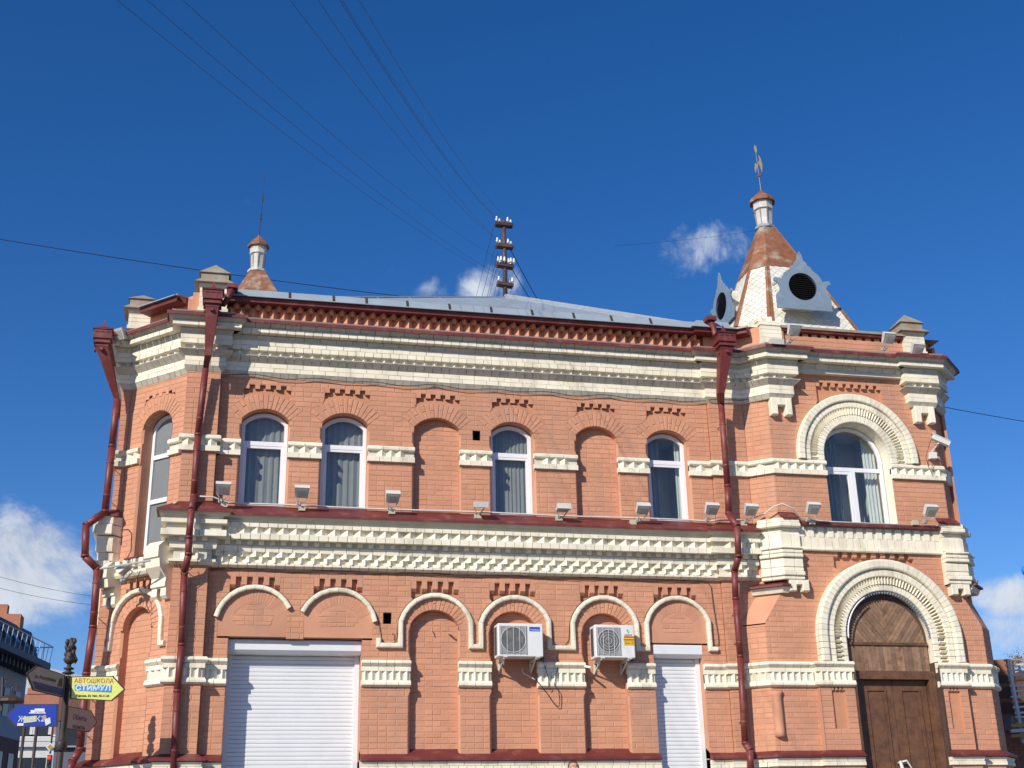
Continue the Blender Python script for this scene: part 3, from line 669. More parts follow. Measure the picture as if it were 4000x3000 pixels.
teeth('cornice_dentil',MP,.07,.135,Zm(6.005,.1),Zm(6.10,.1),.165,.075,shape='box')
rowbricks('cornice_brick',MP,[(.03,Zm(5.905,.1)),(.085,Zm(5.905,.1)),(.10,Zm(5.99,.1)),(.03,Zm(5.99,.1))],.2)
teeth('dogtooth',MP,.03,.115,Zm(5.825,.08),Zm(5.905,.08),.19,.18)
teeth('dogtooth',MP,.03,.115,Zm(5.735,.08),Zm(5.822,.08),.19,.18,off=.5)
rowbricks('cornice_brick',MP,[(-.02,Zm(5.655,.05)),(.03,Zm(5.655,.05)),(.09,Zm(5.70,.09)),(.09,Zm(5.738,.09)),(-.02,Zm(5.738,.05))],.14)
# ---- upper cornice
q=MB(); sweep(q,UP,[(-.02,zt(9.73,.1)),(.355,zt(9.69,.35)),(.36,zt(9.632,.35)),(.345,zt(9.632,.35)),(.34,zt(9.67,.35)),(-.02,zt(9.70,.1))],closed=True); q.build('cornice_flashing',RED,BD)
sweep(wcore,UP,[(-.04,9.20),(.10,9.20),(.10,9.29),(.12,9.39),(.19,9.40),(.22,9.44),(.22,9.50),(.29,9.59),(-.04,9.60)],closed=True)
rowbricks('cornice_brick',UP,[(.06,zt(9.46,.25)),(.265,zt(9.46,.25)),(.265,zt(9.528,.25)),(.10,zt(9.528,.25))],.14,segs=range(1,16))
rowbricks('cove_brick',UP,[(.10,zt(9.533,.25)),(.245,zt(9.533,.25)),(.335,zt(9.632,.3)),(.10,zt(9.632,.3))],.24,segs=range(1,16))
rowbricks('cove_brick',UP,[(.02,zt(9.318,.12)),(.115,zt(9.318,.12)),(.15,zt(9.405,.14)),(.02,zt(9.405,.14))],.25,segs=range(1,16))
def lowrows(path):
    sweep(wcore,path,[(-.04,8.70),(.0,8.70),(.045,8.78),(.045,8.92),(.06,8.95),(.06,9.04),(.055,9.14),(.12,9.145),(.12,9.30),(-.04,9.30)],closed=True)
    rowbricks('cornice_brick',path,[(.03,zt(9.238,.13)),(.135,zt(9.238,.13)),(.135,zt(9.312,.13)),(.03,zt(9.312,.13))],.27)
    rowbricks('cornice_brick',path,[(.03,zt(9.158,.13)),(.135,zt(9.158,.13)),(.135,zt(9.233,.13)),(.03,zt(9.233,.13))],.14)
    teeth('cornice_dentil',path,.05,.095,zt(9.085,.1),zt(9.155,.1),.165,.1)
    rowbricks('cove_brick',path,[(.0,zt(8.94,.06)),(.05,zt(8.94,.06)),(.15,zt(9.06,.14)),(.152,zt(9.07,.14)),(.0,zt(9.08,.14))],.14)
    rowbricks('cornice_brick',path,[(.0,zt(8.865,.05)),(.055,zt(8.865,.05)),(.055,zt(8.935,.05)),(.0,zt(8.935,.05))],.25)
    rowbricks('cornice_brick',path,[(.0,zt(8.79,.05)),(.055,zt(8.79,.05)),(.055,zt(8.86,.05)),(.0,zt(8.86,.05))],.2)
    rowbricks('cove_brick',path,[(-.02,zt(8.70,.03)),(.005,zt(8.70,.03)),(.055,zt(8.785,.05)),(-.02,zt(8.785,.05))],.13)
lowrows([(-1.81,2.6)]+UP[1:11]+[(9.12,-.43),(9.12,-.34)])
lowrows([(11.38,-.34),(11.38,-.43),(11.83,-.43),(12.21,-.05)])
for x in (8.75,11.41):      # corbel legs under the breaks of the cornice
    for dx in (0,.26):
        quadbrick('corbel_block',FT,[(x+dx,8.40),(x+dx+.12,8.40),(x+dx+.12,8.70),(x+dx,8.70)],.12,.12,.012)
    quadbrick('corbel_block',FT,[(x+.12,8.57),(x+.26,8.57),(x+.26,8.70),(x+.12,8.70)],.12,.12,.008)
# ---- parapet with orange sawtooth, gutter and fascia
PP=UP[:12]+[(9.12,-.43)]
PP=UP[:12]
q=MB(); sweep(q,PP,[(-.3,9.64),(.0,9.64),(.0,9.66),(.0,10.02),(-.3,10.02)],closed=True); q.build('parapet',OR,BD)
for gp in ([(-1.40,.62),bp(1.18)],[(-.27,0),(7.78,0),(7.78,-.08),(8.40,-.08),(8.60,-.24)]):
    q=MB(); sweep(q,gp,[(-.1,9.90),(.0,9.90),(.06,9.92),(.10,9.96),(.20,9.99),(.20,10.025),(-.1,10.025)],closed=True); q.build('parapet',OR,BD)
rowbricks('parapet_brick',PP,[(.0,zt(9.655,.12)),(.125,zt(9.655,.12)),(.125,zt(9.70,.12)),(.0,zt(9.70,.12))],.26,segs=range(2,9))
teeth('sawtooth_brick',PP,.0,.115,zt(9.70,.1),zt(9.875,.1),.166,.16,segs=(6,))
teeth('sawtooth_brick',PP,.04,.17,zt(9.88,.15),zt(9.965,.15),.166,.15,off=.5,segs=(6,))
teeth('sawtooth_brick',PP,.0,.06,9.70,9.92,.13,.07,segs=(3,),shape='box')
GP=[[(-1.45,.67),bp(1.22)],[(-.30,0),(7.78,0),(7.78,-.08),(8.40,-.08),(8.60,-.24)]]
for gp in GP:
  q=MB(); sweep(q,gp,[(.02,zt(9.965,.2)),(.24,zt(9.985,.24)),(.25,zt(10.068,.25)),(.235,zt(10.068,.25)),(.22,zt(10.0,.24)),(.02,zt(9.99,.2))],closed=True); q.build('fascia',RED,BD)
  q=MB(); sweep(q,gp,[(-.2,10.05),(.30,zt(10.085,.3)),(.30,zt(10.10,.3)),(-.2,10.075)],closed=True); q.build('gutter_sheet',GREYM,BD)
q=MB(); sweep(q,[(-.27,0),(7.78,0),(7.78,-.08),(8.2,-.08)],[(.24,zt(10.10,.24)),(.17,zt(10.21,.2)),(.155,zt(10.21,.2)),(.22,zt(10.10,.24))],closed=True); q.build('gutter_upstand',GREYM,BD)
for i,x in enumerate((.72,1.42,1.95,2.62,3.32,4.02,4.72,5.44,6.10,6.80)):
    q=MB(); q.add([(x-.018,-.255,zt(10.10,.24)),(x+.018,-.255,zt(10.10,.24)),(x+.018,-.18,zt(10.215,.2)),(x-.018,-.18,zt(10.215,.2)),(x-.018,-.24,zt(10.10,.24)),(x+.018,-.24,zt(10.10,.24)),(x+.018,-.16,zt(10.215,.2)),(x-.018,-.16,zt(10.215,.2))],[(0,1,2,3),(4,5,6,7),(0,4,7,3),(1,5,6,2),(3,2,6,7),(0,1,5,4)]); q.build('gutter_clip',IRON,BD)
# ---- main roof, a low pyramid
AP=Vector((5.45,5.0,12.74))
q=MB(); L_=Vector((-.6,.05,10.0)); R_=Vector((8.2,0,10.05)); LB=Vector((-.6,11,10.05)); RB=Vector((9.5,11,10.05))
q.add([L_,R_,AP,LB,RB],[(0,1,2),(3,0,2),(1,4,2),(4,3,2)]); rf=q.build('roof',GREYM,BD)
for i in range(13):
    t=(i+.5)/13; p=L_.lerp(R_,t)+Vector((0,0,.01)); 
    d=Vector((0,AP.y,AP.z-10.05))
    e=(p.x-AP.x)/((L_.x-AP.x) if p.x<AP.x else (R_.x-AP.x)); tt=1-e
    s=MB(); s.tube([p,p+d*tt+Vector((0,0,.01))],.010,5); s.build('seam',SEAM,rf)
s=MB(); s.tube([L_+Vector((0,0,.03)),AP+Vector((0,0,.0))],.022,6); s.build('ridge_cap',GREYM,rf)
s=MB(); s.tube([R_+Vector((0,0,.03)),AP+Vector((0,0,.03))],.05,6); s.build('ridge_cap',SEAM,rf)
# ---- corner posts of the parapet
def post(x0,x1,y,zt_,cap=True,d=.42,pk=.24):
    q=MB(); w=x1-x0; cx=(x0+x1)/2; cy=y+d/2
    n=5
    for i in range(6):
        za=9.66+(zt_-9.66)*i/6; zb=9.66+(zt_-9.66)*(i+1)/6; e=.0 if 0<i<5 else .03
        q.box((cx,cy,(za+zb)/2),(w+e+random.uniform(-.006,.006),d+e,zb-za-.006))
    q.box((cx,cy,(9.66+zt_)/2),(w-.015,d-.015,zt_-9.66)); o=q.build('post',WH,BD)
    if cap:
        c=MB(); a=w/2+.09; b_=w/2+.005; c.add([(cx-a,cy-d/2-.09,zt_-.04),(cx+a,cy-d/2-.09,zt_-.04),(cx+a,cy+d/2+.09,zt_-.04),(cx-a,cy+d/2+.09,zt_-.04),(cx-b_,cy-d/2+.01,zt_+.05),(cx+b_,cy-d/2+.01,zt_+.05),(cx+b_,cy+d/2-.01,zt_+.05),(cx-b_,cy+d/2-.01,zt_+.05)],[(0,1,5,4),(1,2,6,5),(2,3,7,6),(3,0,4,7),(0,1,2,3)])
        c.box((cx,cy,zt_+.09),(w-.0,d-.02,.13)); t=b_+.03
        z=zt_+.155; c.add([(cx-t,cy-d/2-.02,z),(cx+t,cy-d/2-.02,z),(cx+t,cy+d/2+.02,z),(cx-t,cy+d/2+.02,z),(cx,cy,z+pk)],[(0,1,4),(1,2,4),(2,3,4),(3,0,4),(0,1,2,3)])
        c.build('post_cap',CAPM,o)
post(-.68,-.25,-.18,10.21); post(-1.80,-1.42,.66,10.04,pk=.16); post(11.40,11.80,-.45,10.13)
post(8.70,9.08,-.45,10.10,cap=False)
q=MB()
for i in range(7): q.box((8.72+.06*i,-.3+random.uniform(-.1,.1),10.13+random.uniform(0,.03)),(.09,.14,random.uniform(.05,.10)),Matrix.Rotation(random.uniform(-.5,.5),3,'Z'))
q.box((8.72,-.1,10.16),(.12,.16,.14)); q.build('broken_brick_rubble',WH,BD,kind='stuff')
# tower parapet wall with slots
slots=[(9.27+.17*i,9.27+.17*i+.065) for i in range(14)]
sh=[[(a,9.86),(a,9.95),(b_,9.95),(b_,9.86)] for a,b_ in slots]
brickwall(FT,[(9.08,9.62),(11.40,9.62),(11.40,9.95),(9.08,9.95)],sh,.03,'brick',mort,ph=.1)
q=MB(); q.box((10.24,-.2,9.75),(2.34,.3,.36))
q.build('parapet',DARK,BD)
q=MB(); sweep(q,[(9.08,-.35),(11.40,-.35)],[(.0,9.94),(.09,9.955),(.10,10.0),(.03,10.0),(.0,9.98)],closed=True); q.build('fascia',RED,BD)
q=MB(); sweep(q,[(9.06,-.35),(11.42,-.35)],[(-.6,10.06),(.12,10.0),(.12,10.045),(-.6,10.10)],closed=True); q.build('coping',CAPM,BD)
q=MB(); q.add([(8.3,-.3,10.04),(12.2,-.3,10.04),(12.2,6,10.04),(8.3,6,10.04)],[(0,1,2,3)]); q.build('tower_deck',CAPM,BD)
q=MB(); sweep(q,[(11.75,-.35),(12.2,.1),(12.2,5)],[(-.3,9.5),(.0,9.5),(.0,9.95),(.06,10.0),(-.3,10.03)],closed=True); q.build('parapet',OR,BD)
# ---- tower middle zone, cream
q=MB(); fill(q,FT,[(8.74,6.13),(11.84,6.13),(11.84,6.56),(8.74,6.56)],-.012); q.build('cornice_core',WHJ,BD)
TPm=[(8.40,-.08),(8.73,-.35)]
q=MB(); sweep(q,[(9.10,-.35),(11.58,-.35)],[(-.02,6.62),(.02,6.605),(.13,6.54),(.13,6.51),(.11,6.51),(-.02,6.57)],closed=True); q.build('cornice_flashing',RED,BD)
sweep(wcore,[(9.05,-.35),(11.62,-.35)],[(-.03,6.11),(.01,6.11),(.02,6.30),(.02,6.55),(-.03,6.55)],closed=True)
T2=[(9.00,-.35),(11.605,-.35)]
rowbricks('cornice_brick',T2,[(0,6.105),(.055,6.105),(.065,6.12),(.06,6.165),(0,6.165)],.24); rowbricks('cornice_brick',T2,[(0,6.17),(.045,6.17),(.045,6.325),(0,6.325)],.125)
teeth('cornice_dentil',T2,.02,.045,6.33,6.50,.17,.105,shape='box')
def boxes(path):
    rows=[(5.60,5.66,.14),(5.66,5.73,.17),(5.735,5.80,.125),(5.805,5.95,.125),(5.96,6.02,.165),(6.03,6.09,.155),(6.095,6.13,.18),(6.14,6.37,.10),(6.38,6.45,.08),(6.46,6.53,.17),(6.535,6.61,.14)]
    sweep(wcore,path,[(-.03,5.60),(.075,5.60),(.075,6.60),(-.03,6.60)],closed=True)
    for a,b_,o in rows: rowbricks('cornice_brick',path,[(0,a),(o-.012,a),(o,a+.012),(o,b_-.012),(o-.012,b_),(0,b_)],.13)
    c=MB(); sweep(c,path[-2:] if path[0][0]<9 else path[:2],[(-.02,6.74),(.17,6.60),(.17,6.615),(-.02,6.76)],closed=True); c.build('pier_cap',RED,BD)
boxes([(8.48,-.145),(8.73,-.35),(9.02,-.35)]); boxes([(11.58,-.35),(11.92,-.35),(12.15,-.12)])
for x in (8.76,11.62):
    for dx in (0,.22): quadbrick('corbel_block',FT,[(x+dx,5.42),(x+dx+.12,5.42),(x+dx+.12,5.60),(x+dx,5.60)],.13,.13,.012)
    quadbrick('corbel_block',FT,[(x+.12,5.52),(x+.22,5.52),(x+.22,5.60),(x+.12,5.60)],.13,.13,.008)
q=MB(); sweep(q,[(8.32,-.03),(8.68,-.34),(8.76,-.34)],[(-.02,5.60),(.18,5.52),(.18,5.49),(-.02,5.49)],closed=True); q.build('ledge_flashing',RED,BD); q=MB(); sweep(q,[(11.95,-.35),(12.3,0)],[(-.02,5.70),(.18,5.62),(.18,5.59),(-.02,5.59)],closed=True); q.build('ledge_flashing',RED,BD)
q=MB(); sweep(q,[(8.32,-.03),(8.68,-.34),(8.76,-.34)],[(-.02,5.40),(.08,5.40),(.13,5.487),(-.02,5.487)],closed=True); q.build('ledge_moulding',WH,BD); q=MB(); sweep(q,[(11.95,-.35),(12.3,0)],[(-.02,5.5),(.08,5.5),(.13,5.587),(-.02,5.587)],closed=True); q.build('ledge_moulding',WH,BD)
# ---- bay: consoles and frieze under the tall window
q=MB(); sweep(q,[bp(.36),bp(1.10)],[(-.2,5.94),(.10,5.885),(.10,5.86),(-.2,5.86)],closed=True); q.build('window_ledge',RED,BD)
def console(u0,u1,zt0,zb0,face_=.30):
    pr=[(0,zt0),(.20,zt0-.03),(face_,zt0-.12),(face_,zt0-.28),(face_-.03,zt0-.30),(face_-.05,zt0-.42),(.12,zb0+.30),(.12,zb0+.24),(.13,zb0+.235),(.13,zb0+.17),(.10,zb0+.16),(.10,zb0+.15),(0,zb0+.15)]
    q=MB(); q.prism([FB.p(u0,o,z) for o,z in pr],FB.u*(u1-u0)); w=(u1-u0)
    o=q.build('console',WH,BD)
    for a in (0,w*.62):
        c=MB(); c.prism([FB.p(u0+a,o_,z) for o_,z in ((0,zb0),(.06,zb0),(.10,zb0+.04),(.10,zb0+.15),(0,zb0+.15))],FB.u*w*.38); c.build('console_foot',WH,o)
    return o
console(1.02,1.32,6.03,5.17); console(-.02,.24,5.86,5.17)
for i in range(5):
    quadbrick('corbel_block',FB,[(.28+.17*i,5.70),(.38+.17*i,5.70),(.38+.17*i,5.82),(.28+.17*i,5.82)],.20,.2,.01)
sweep(wcore,[bp(.2),bp(1.1)],[(-.02,5.58),(.10,5.62),(.13,5.68),(.10,5.84),(-.02,5.86)],closed=True)
rowbricks('cornice_brick',[bp(.2),bp(1.1)],[(0,5.58),(.12,5.58),(.15,5.62),(.15,5.66),(0,5.66)],.2)
# block on the far left corner, at the level of the middle cornice
q=MB()
for z0,z1,o in ((6.42,6.56,.20),(6.26,6.42,.22),(6.0,6.25,.16),(5.86,6.0,.13),(5.76,5.86,.20)):
    sweep(q,[(-1.81,1.5),(-1.81,.884),(-1.663,.884),bp(.14)],[(-.02,z0+.004),(o-.01,z0+.004),(o,z0+.015),(o,z1-.012),(o-.01,z1),(-.02,z1)],closed=True)
q.build('corner_block',WH,BD)
q=MB(); sweep(q,[(-1.81,2.4),(-1.81,.884),(-1.68,.884)],[(-.02,6.72),(.22,6.57),(.22,6.55),(-.02,6.55)],closed=True); q.build('ledge_flashing',RED,BD)
q=MB(); sweep(q,[(-1.85,3.5),(-1.85,1.5)],[(-.02,5.0),(.14,5.0),(.14,6.5),(-.02,6.5)],closed=True); q.build('side_moulding',WH,BD)
# ---- plinth
LOc=LO
q=MB()
def plinth(path):
    sweep(q,path,[(-.16,3.065),(.13,2.905),(.13,2.875),(.11,2.868),(-.1,2.90),(-.16,2.9)],closed=True)
plinth(LO[:7]+[(.07,0)]); plinth([(2.02,0),(6.57,0)]); plinth([(7.385,0),(7.78,0),(7.78,-.08),(8.03,-.08),(8.33,-.35),(9.10,-.35),(9.10,-.45),(9.70,-.45)]); plinth([(11.16,-.45),(11.65,-.45),(11.65,-.35),(12.15,-.35),(12.5,0),(12.5,6)])
q.build('plinth_flashing',RED,BD)
q=MB()
for pth in (LO[:7]+[(.07,0)],[(2.02,0),(6.57,0)],[(7.385,0),(7.78,0),(7.78,-.08),(8.03,-.08),(8.33,-.35),(9.10,-.35),(9.10,-.45),(9.70,-.45)],[(11.16,-.45),(11.65,-.45),(11.65,-.35),(12.15,-.35),(12.5,0),(12.5,6)]):
    sweep(q,pth,[(-.4,1.05),(.05,1.05),(.05,2.80),(.02,2.88),(-.4,2.88)],closed=True)
    rowbricks('plinth_brick',pth,[(.0,2.745),(.085,2.745),(.085,2.80),(.0,2.80)],.13); rowbricks('plinth_brick',pth,[(.0,2.805),(.07,2.805),(.09,2.862),(.0,2.862)],.25)
q.build('plinth_wall',OR,BD)
# cores that keep light out
q=MB(); q.box((3.0,1.0,3.2),(.01,.01,.01))
sweep(q,[(-1.79,10),(-1.79,.91),(-1.65,.91),(-.76,.04)],[(-.62,1.05),(-.60,1.05),(-.60,10.0),(-.62,10.0)],closed=True)
sweep(q,[(-1.0,0),(8.4,0)],[(-1.32,1.05),(-1.30,1.05),(-1.30,10.0),(-1.32,10.0)],closed=True)
sweep(q,[(8.4,.2),(12.2,.2)],[(-1.32,1.05),(-1.30,1.05),(-1.30,10.0),(-1.32,10.0)],closed=True)
sweep(q,[(12.2,-.1),(12.2,11),(-1.9,11),(-1.9,2)],[(-.05,1.05),(.0,1.05),(.0,9.98),(-.05,9.98)],closed=True)
q.build('inner_wall',OR,BD)
# ---- windows
def ringmesh(mb,fr,o1,o2,a,b_):
    """band between two open outlines, from depth a (front) to b_ (back)"""
    n=len(o1)
    for i in range(n-1):
        mb.add([fr.p(o1[i][0],a,o1[i][1]),fr.p(o1[i+1][0],a,o1[i+1][1]),fr.p(o2[i+1][0],a,o2[i+1][1]),fr.p(o2[i][0],a,o2[i][1])],[(0,1,2,3)])
        mb.add([fr.p(o2[i][0],a,o2[i][1]),fr.p(o2[i+1][0],a,o2[i+1][1]),fr.p(o2[i+1][0],b_,o2[i+1][1]),fr.p(o2[i][0],b_,o2[i][1])],[(0,1,2,3)])
def arcoutline(cx,hw,z0,zs,rise,n=16):
    return [(cx-hw,z0)]+archpts(cx,hw,zs,rise,n)[0]+[(cx+hw,z0)]
def insetout(cx,hw,z0,zs,rise,d,n=16):
    pts,Rd,cz,a=archpts(cx,hw,zs,rise,n); r=Rd-d; h=hw-d
    a2=math.asin(min(1,h/r)) if rise<=hw else math.pi/2
    if abs(rise-hw)<.01: a2=math.pi/2
    return [(cx-h,z0+d)]+[(cx+r*math.sin(-a2+2*a2*i/n),cz+r*math.cos(-a2+2*a2*i/n)) for i in range(n+1)]+[(cx+h,z0+d)]
def bar(fr,u0,u1,z0,z1,a,b_):
    q=MB(); v=[fr.p(u,o,z) for u in (u0,u1) for o in (a,b_) for z in (z0,z1)]
    q.add(v,[(0,1,3,2),(4,6,7,5),(0,4,5,1),(2,3,7,6),(0,2,6,4),(1,5,7,3)]); return q
def curtain(fr,u0,u1,z0,z1,out,m,par,amp=.018,wl=.075):
    q=MB(); n=int((u1-u0)/.012); ph=random.random()*6
    for i in range(n+1):
        u=u0+(u1-u0)*i/n; o=out+amp*math.sin(u/wl*6.28+ph+.8*math.sin(u*9))+amp*.4*math.sin(u*140)
        q.v+= [tuple(fr.p(u,o,z0)),tuple(fr.p(u,o,z1))]
        if i: q.f.append((2*i-2,2*i,2*i+1,2*i-1))
    q.build('curtain',m,par,smooth=True)
def window(fr,cx,hw,z0,zs,rise,trans,o=-.16,kind='grey'):
    fwd=.055
    A=arcoutline(cx,hw,z0,zs,rise); B=insetout(cx,hw,z0,zs,rise,fwd)
    q=MB(); ringmesh(q,fr,A,B,o,o-.06)
    bb=bar(fr,cx-hw,cx+hw,z0,z0+fwd,o,o-.06); q.add(bb.v,bb.f)
    win=q.build('window',PVC,BD)
    for tz in trans:
        bar(fr,cx-hw+fwd,cx+hw-fwd,tz-.035,tz+.035,o-.006,o-.055).build('transom',PVC,win)
    # sash ring round the main light
    top=trans[0]-.035 if trans else zs
    zb=z0+fwd
    if kind!='film' and kind!='tower':
        s=MB()
        for u0,u1,a,c in ((cx-hw+fwd,cx-hw+fwd+.04,zb,top),(cx+hw-fwd-.04,cx+hw-fwd,zb,top),(cx-hw+fwd+.04,cx+hw-fwd-.04,zb,zb+.04),(cx-hw+fwd+.04,cx+hw-fwd-.04,top-.04,top)):
            t=bar(fr,u0,u1,a,c,o-.012,o-.05); s.add(t.v,t.f)
        s.build('sash',PVC,win)
    g=MB(); fill(g,fr,B,o-.035); g.build('pane',FILM if kind=='film' else GLASS,win)
    # room behind
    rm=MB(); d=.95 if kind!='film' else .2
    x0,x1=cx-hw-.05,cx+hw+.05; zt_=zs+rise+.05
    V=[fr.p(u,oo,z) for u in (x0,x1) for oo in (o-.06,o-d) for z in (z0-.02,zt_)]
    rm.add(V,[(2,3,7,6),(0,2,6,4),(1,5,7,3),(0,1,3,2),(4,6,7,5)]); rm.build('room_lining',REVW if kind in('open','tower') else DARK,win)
    if kind=='grey': curtain(fr,cx-hw,cx+hw,z0,zs+rise,o-.13,CURT,win,.010,.06+.05*random.random())
    if kind=='open':
        curtain(fr,cx-hw,cx-.02,z0,zs+rise,o-.22,CURT,win,.012,.1); curtain(fr,cx+.22,cx+hw,z0,zs+rise,o-.14,CURW,win,.01,.06)
    if kind=='tower':
        curtain(fr,cx-hw,cx-.12,z0,zs+rise,o-.22,CURT,win,.02,.07); curtain(fr,cx+.02,cx+.12,z0,zs,o-.28,CURT,win,.02,.07); curtain(fr,cx+.34,cx+hw,z0,zs+rise,o-.20,CURW,win,.012,.06)
    return win
for i,(cx,hw,t) in enumerate(UOP):
    if t=='w':
        w_=window(FM,cx,hw-.004,Z0-.01,ZS-.02,ZA-ZS,[7.66],-.17,'open' if i==5 else 'grey')
window(FB,.74,.306,5.93,8.0,.18,[7.52,6.80],-.20,'film')
wt=window(FT,10.27,.585,6.58,7.76,.585,[7.60],-.24,'tower')
bar(FT,10.25,10.33,6.635,7.565,-.246,-.29).build('mullion',PVC,wt)
s=MB()
for u0,u1,a,c in ((9.745,9.79,6.64,7.56),(10.20,10.25,6.64,7.56),(9.79,10.20,6.64,6.685),(9.79,10.20,7.515,7.56)):
    t=bar(FT,u0,u1,a,c,-.250,-.29); s.add(t.v,t.f)
s.build('sash',PVC,wt)
q=bar(FT,9.62,10.92,6.545,6.575,.03,-.25); q.build('window_ledge',RED,BD)
# ---- roller shutters
def roller(fr,x0,x1,ztop,zbox,dep,boxf,boxb,pitch=.06,shape=0):
    q=MB(); q.prism([fr.p(x0+.004,o,z) for o,z in ((boxb,ztop),(boxf-.02,ztop),(boxf,ztop-.02),(boxf,zbox+.05),(boxf-.05,zbox),(boxb,zbox))],fr.u*(x1-x0-.008))
    sh=q.build('roller_shutter',SHUT,BD)
    for a in (x0+.004,x1-.074):
        bar(fr,a,a+.07,1.1,zbox-.002,-dep+.045,-dep-.02).build('guide_rail',SHUT,sh)
    n=int((zbox-1.15)/pitch); me=None
    c=MB()
    z=0; pr=[(0,0),(.006,.003),(.009,pitch*.35),(.009,pitch*.75),(.004,pitch*.93),(-.001,pitch*.955),(-.004,pitch*.97),(-.004,0)]
    for i in range(n):
        zz=zbox-pitch*(i+1)
        if i==0:
            c.prism([fr.p(x0+.06,-dep+o,zz+z_) for o,z_ in pr],fr.u*(x1-x0-.12)); s0=c.build('slat',SHUT,sh)
        else:
            d=s0.copy(); COL.objects.link(d); d.location.z-=pitch*i
roller(FM,.07,2.02,4.62,4.415,.34,-.10,-.33)
roller(FM,6.57,7.385,4.615,4.42,.20,-.005,-.19)
# ---- the door
FD=Fr(0,-.45,1,0)
q=MB(); A=[(DC-.73,4.33)]+[(DC+.73*math.sin(R(-90+180*i/24)),4.72+.73*math.cos(R(-90+180*i/24))) for i in range(25)]+[(DC+.73,4.33)]
fill(q,FD,A,-.20); q.add([FD.p(DC-.73,-.20,1.1),FD.p(DC+.73,-.20,1.1),FD.p(DC+.73,-.20,4.33),FD.p(DC-.73,-.20,4.33)],[(0,1,2,3)])
door=q.build('door',WOODD,BD)
# fan of diagonal boards in the round head
def clipboard(poly,cx,cz,r,zmin):
    # Sutherland-Hodgman against a 20-gon half disc
    clip=[(cx+r*math.sin(R(-90+180*i/20)),cz+r*math.cos(R(-90+180*i/20))) for i in range(21)]
    clip=clip[::-1]
    out_=poly
    for i in range(len(clip)):
        a,b=clip[i],clip[(i+1)%len(clip)]
        inp=out_; out_=[]
        for j in range(len(inp)):
            p,q_=inp[j],inp[(j+1)%len(inp)]
            sp=(b[0]-a[0])*(p[1]-a[1])-(b[1]-a[1])*(p[0]-a[0]); sq=(b[0]-a[0])*(q_[1]-a[1])-(b[1]-a[1])*(q_[0]-a[0])
            if sp>=0: out_.append(p)
            if sp*sq<0:
                t=sp/(sp-sq); out_.append((p[0]+t*(q_[0]-p[0]),p[1]+t*(q_[1]-p[1])))
        if not out_: return []
    return out_
zr=4.66
for sgn in (-1,1):
    ang=R(52); dx,dz=math.cos(ang)*sgn,math.sin(ang)   # boards rise outwards
    nx,nz=-dz*1.0,dx*1.0
    bw=.062
    for k in range(-14,15):
        c0=k*bw
        pts=[]
        # board strip: region c0<=n.p<c0+bw in half plane sgn*x>0
        p0=(nx*(c0+.002),nz*(c0+.002)); p1=(nx*(c0+bw-.003),nz*(c0+bw-.003))
        strip=[(DC+p0[0]-dx*2,zr+p0[1]-dz*2),(DC+p0[0]+dx*2,zr+p0[1]+dz*2),(DC+p1[0]+dx*2,zr+p1[1]+dz*2),(DC+p1[0]-dx*2,zr+p1[1]-dz*2)]
        ar=sum(strip[i][0]*strip[(i+1)%4][1]-strip[(i+1)%4][0]*strip[i][1] for i in range(4))
        if ar<0: strip=strip[::-1]
        # clip to own half
        o_=[]
        for j in range(4):
            p,q_=strip[j],strip[(j+1)%4]; sp=sgn*(p[0]-DC)-.002; sq=sgn*(q_[0]-DC)-.002
            if sp>=0: o_.append(p)
            if sp*sq<0: t=sp/(sp-sq); o_.append((p[0]+t*(q_[0]-p[0]),p[1]+t*(q_[1]-p[1])))
        if len(o_)<3: continue
        pl=clipboard(o_,DC,zr,.69,zr)
        if len(pl)<3: continue
        b=MB(); oo=-.185+random.uniform(-.003,.003); b.prism([FD.p(x,oo,z) for x,z in pl],FD.n*-.015); b.build('fan_board',WOODL,door)
bar(FD,DC-.72,DC+.72,zr-.05,zr-.005,-.15,-.20).build('rail',WOOD,door)
for i in range(20):
    a=DC-.72+.072*i; bar(FD,a+.002,a+.069,4.20,zr-.052,-.175+random.uniform(-.004,.004),-.20).build('board',WOODL,door)
# frame, leaves and panels
for u0,u1,z0,z1,o in ((DC-.72,DC-.61,1.1,4.19,-.06),(DC+.61,DC+.72,1.1,4.19,-.06),(DC-.61,DC+.61,4.06,4.19,-.06)): bar(FD,u0,u1,z0,z1,o,-.22).build('door_frame',WOOD,door)
for s in (-1,1):
    u0,u1=(DC-.595,DC-.004) if s<0 else (DC+.004,DC+.595)
    lf=bar(FD,u0,u1,1.12,4.055,-.17,-.21).build('door_leaf',WOOD,door)
    for a,b_,c,d in ((u0+.12,u1-.12,2.55,3.92),(u0+.12,u1-.12,1.3,2.4)):
        r2=MB()
        for x0,x1,y0,y1 in ((a,a+.03,c,d),(b_-.03,b_,c,d),(a+.03,b_-.03,c,c+.03),(a+.03,b_-.03,d-.03,d)):
            t=bar(FD,x0,x1,y0,y1,-.150,-.17); r2.add(t.v,t.f)
        r2.build('panel_moulding',WOOD,lf); bar(FD,a+.06,b_-.06,c+.06,d-.06,-.162,-.17).build('panel',WOOD,lf)
h=MB(); h.tube([FD.p(DC-.06,-.16,2.78),FD.p(DC-.05,-.10,2.80),FD.p(DC-.04,-.08,2.70),FD.p(DC-.10,-.07,2.35)],[.02,.028,.03,.02],8); h.tube([FD.p(DC-.04,-.12,2.80),FD.p(DC+.05,-.09,2.82),FD.p(DC+.12,-.10,2.72),FD.p(DC+.16,-.12,2.62)],[.015,.018,.014,.008],8); h.build('door_handle',LGREY,door,smooth=True)
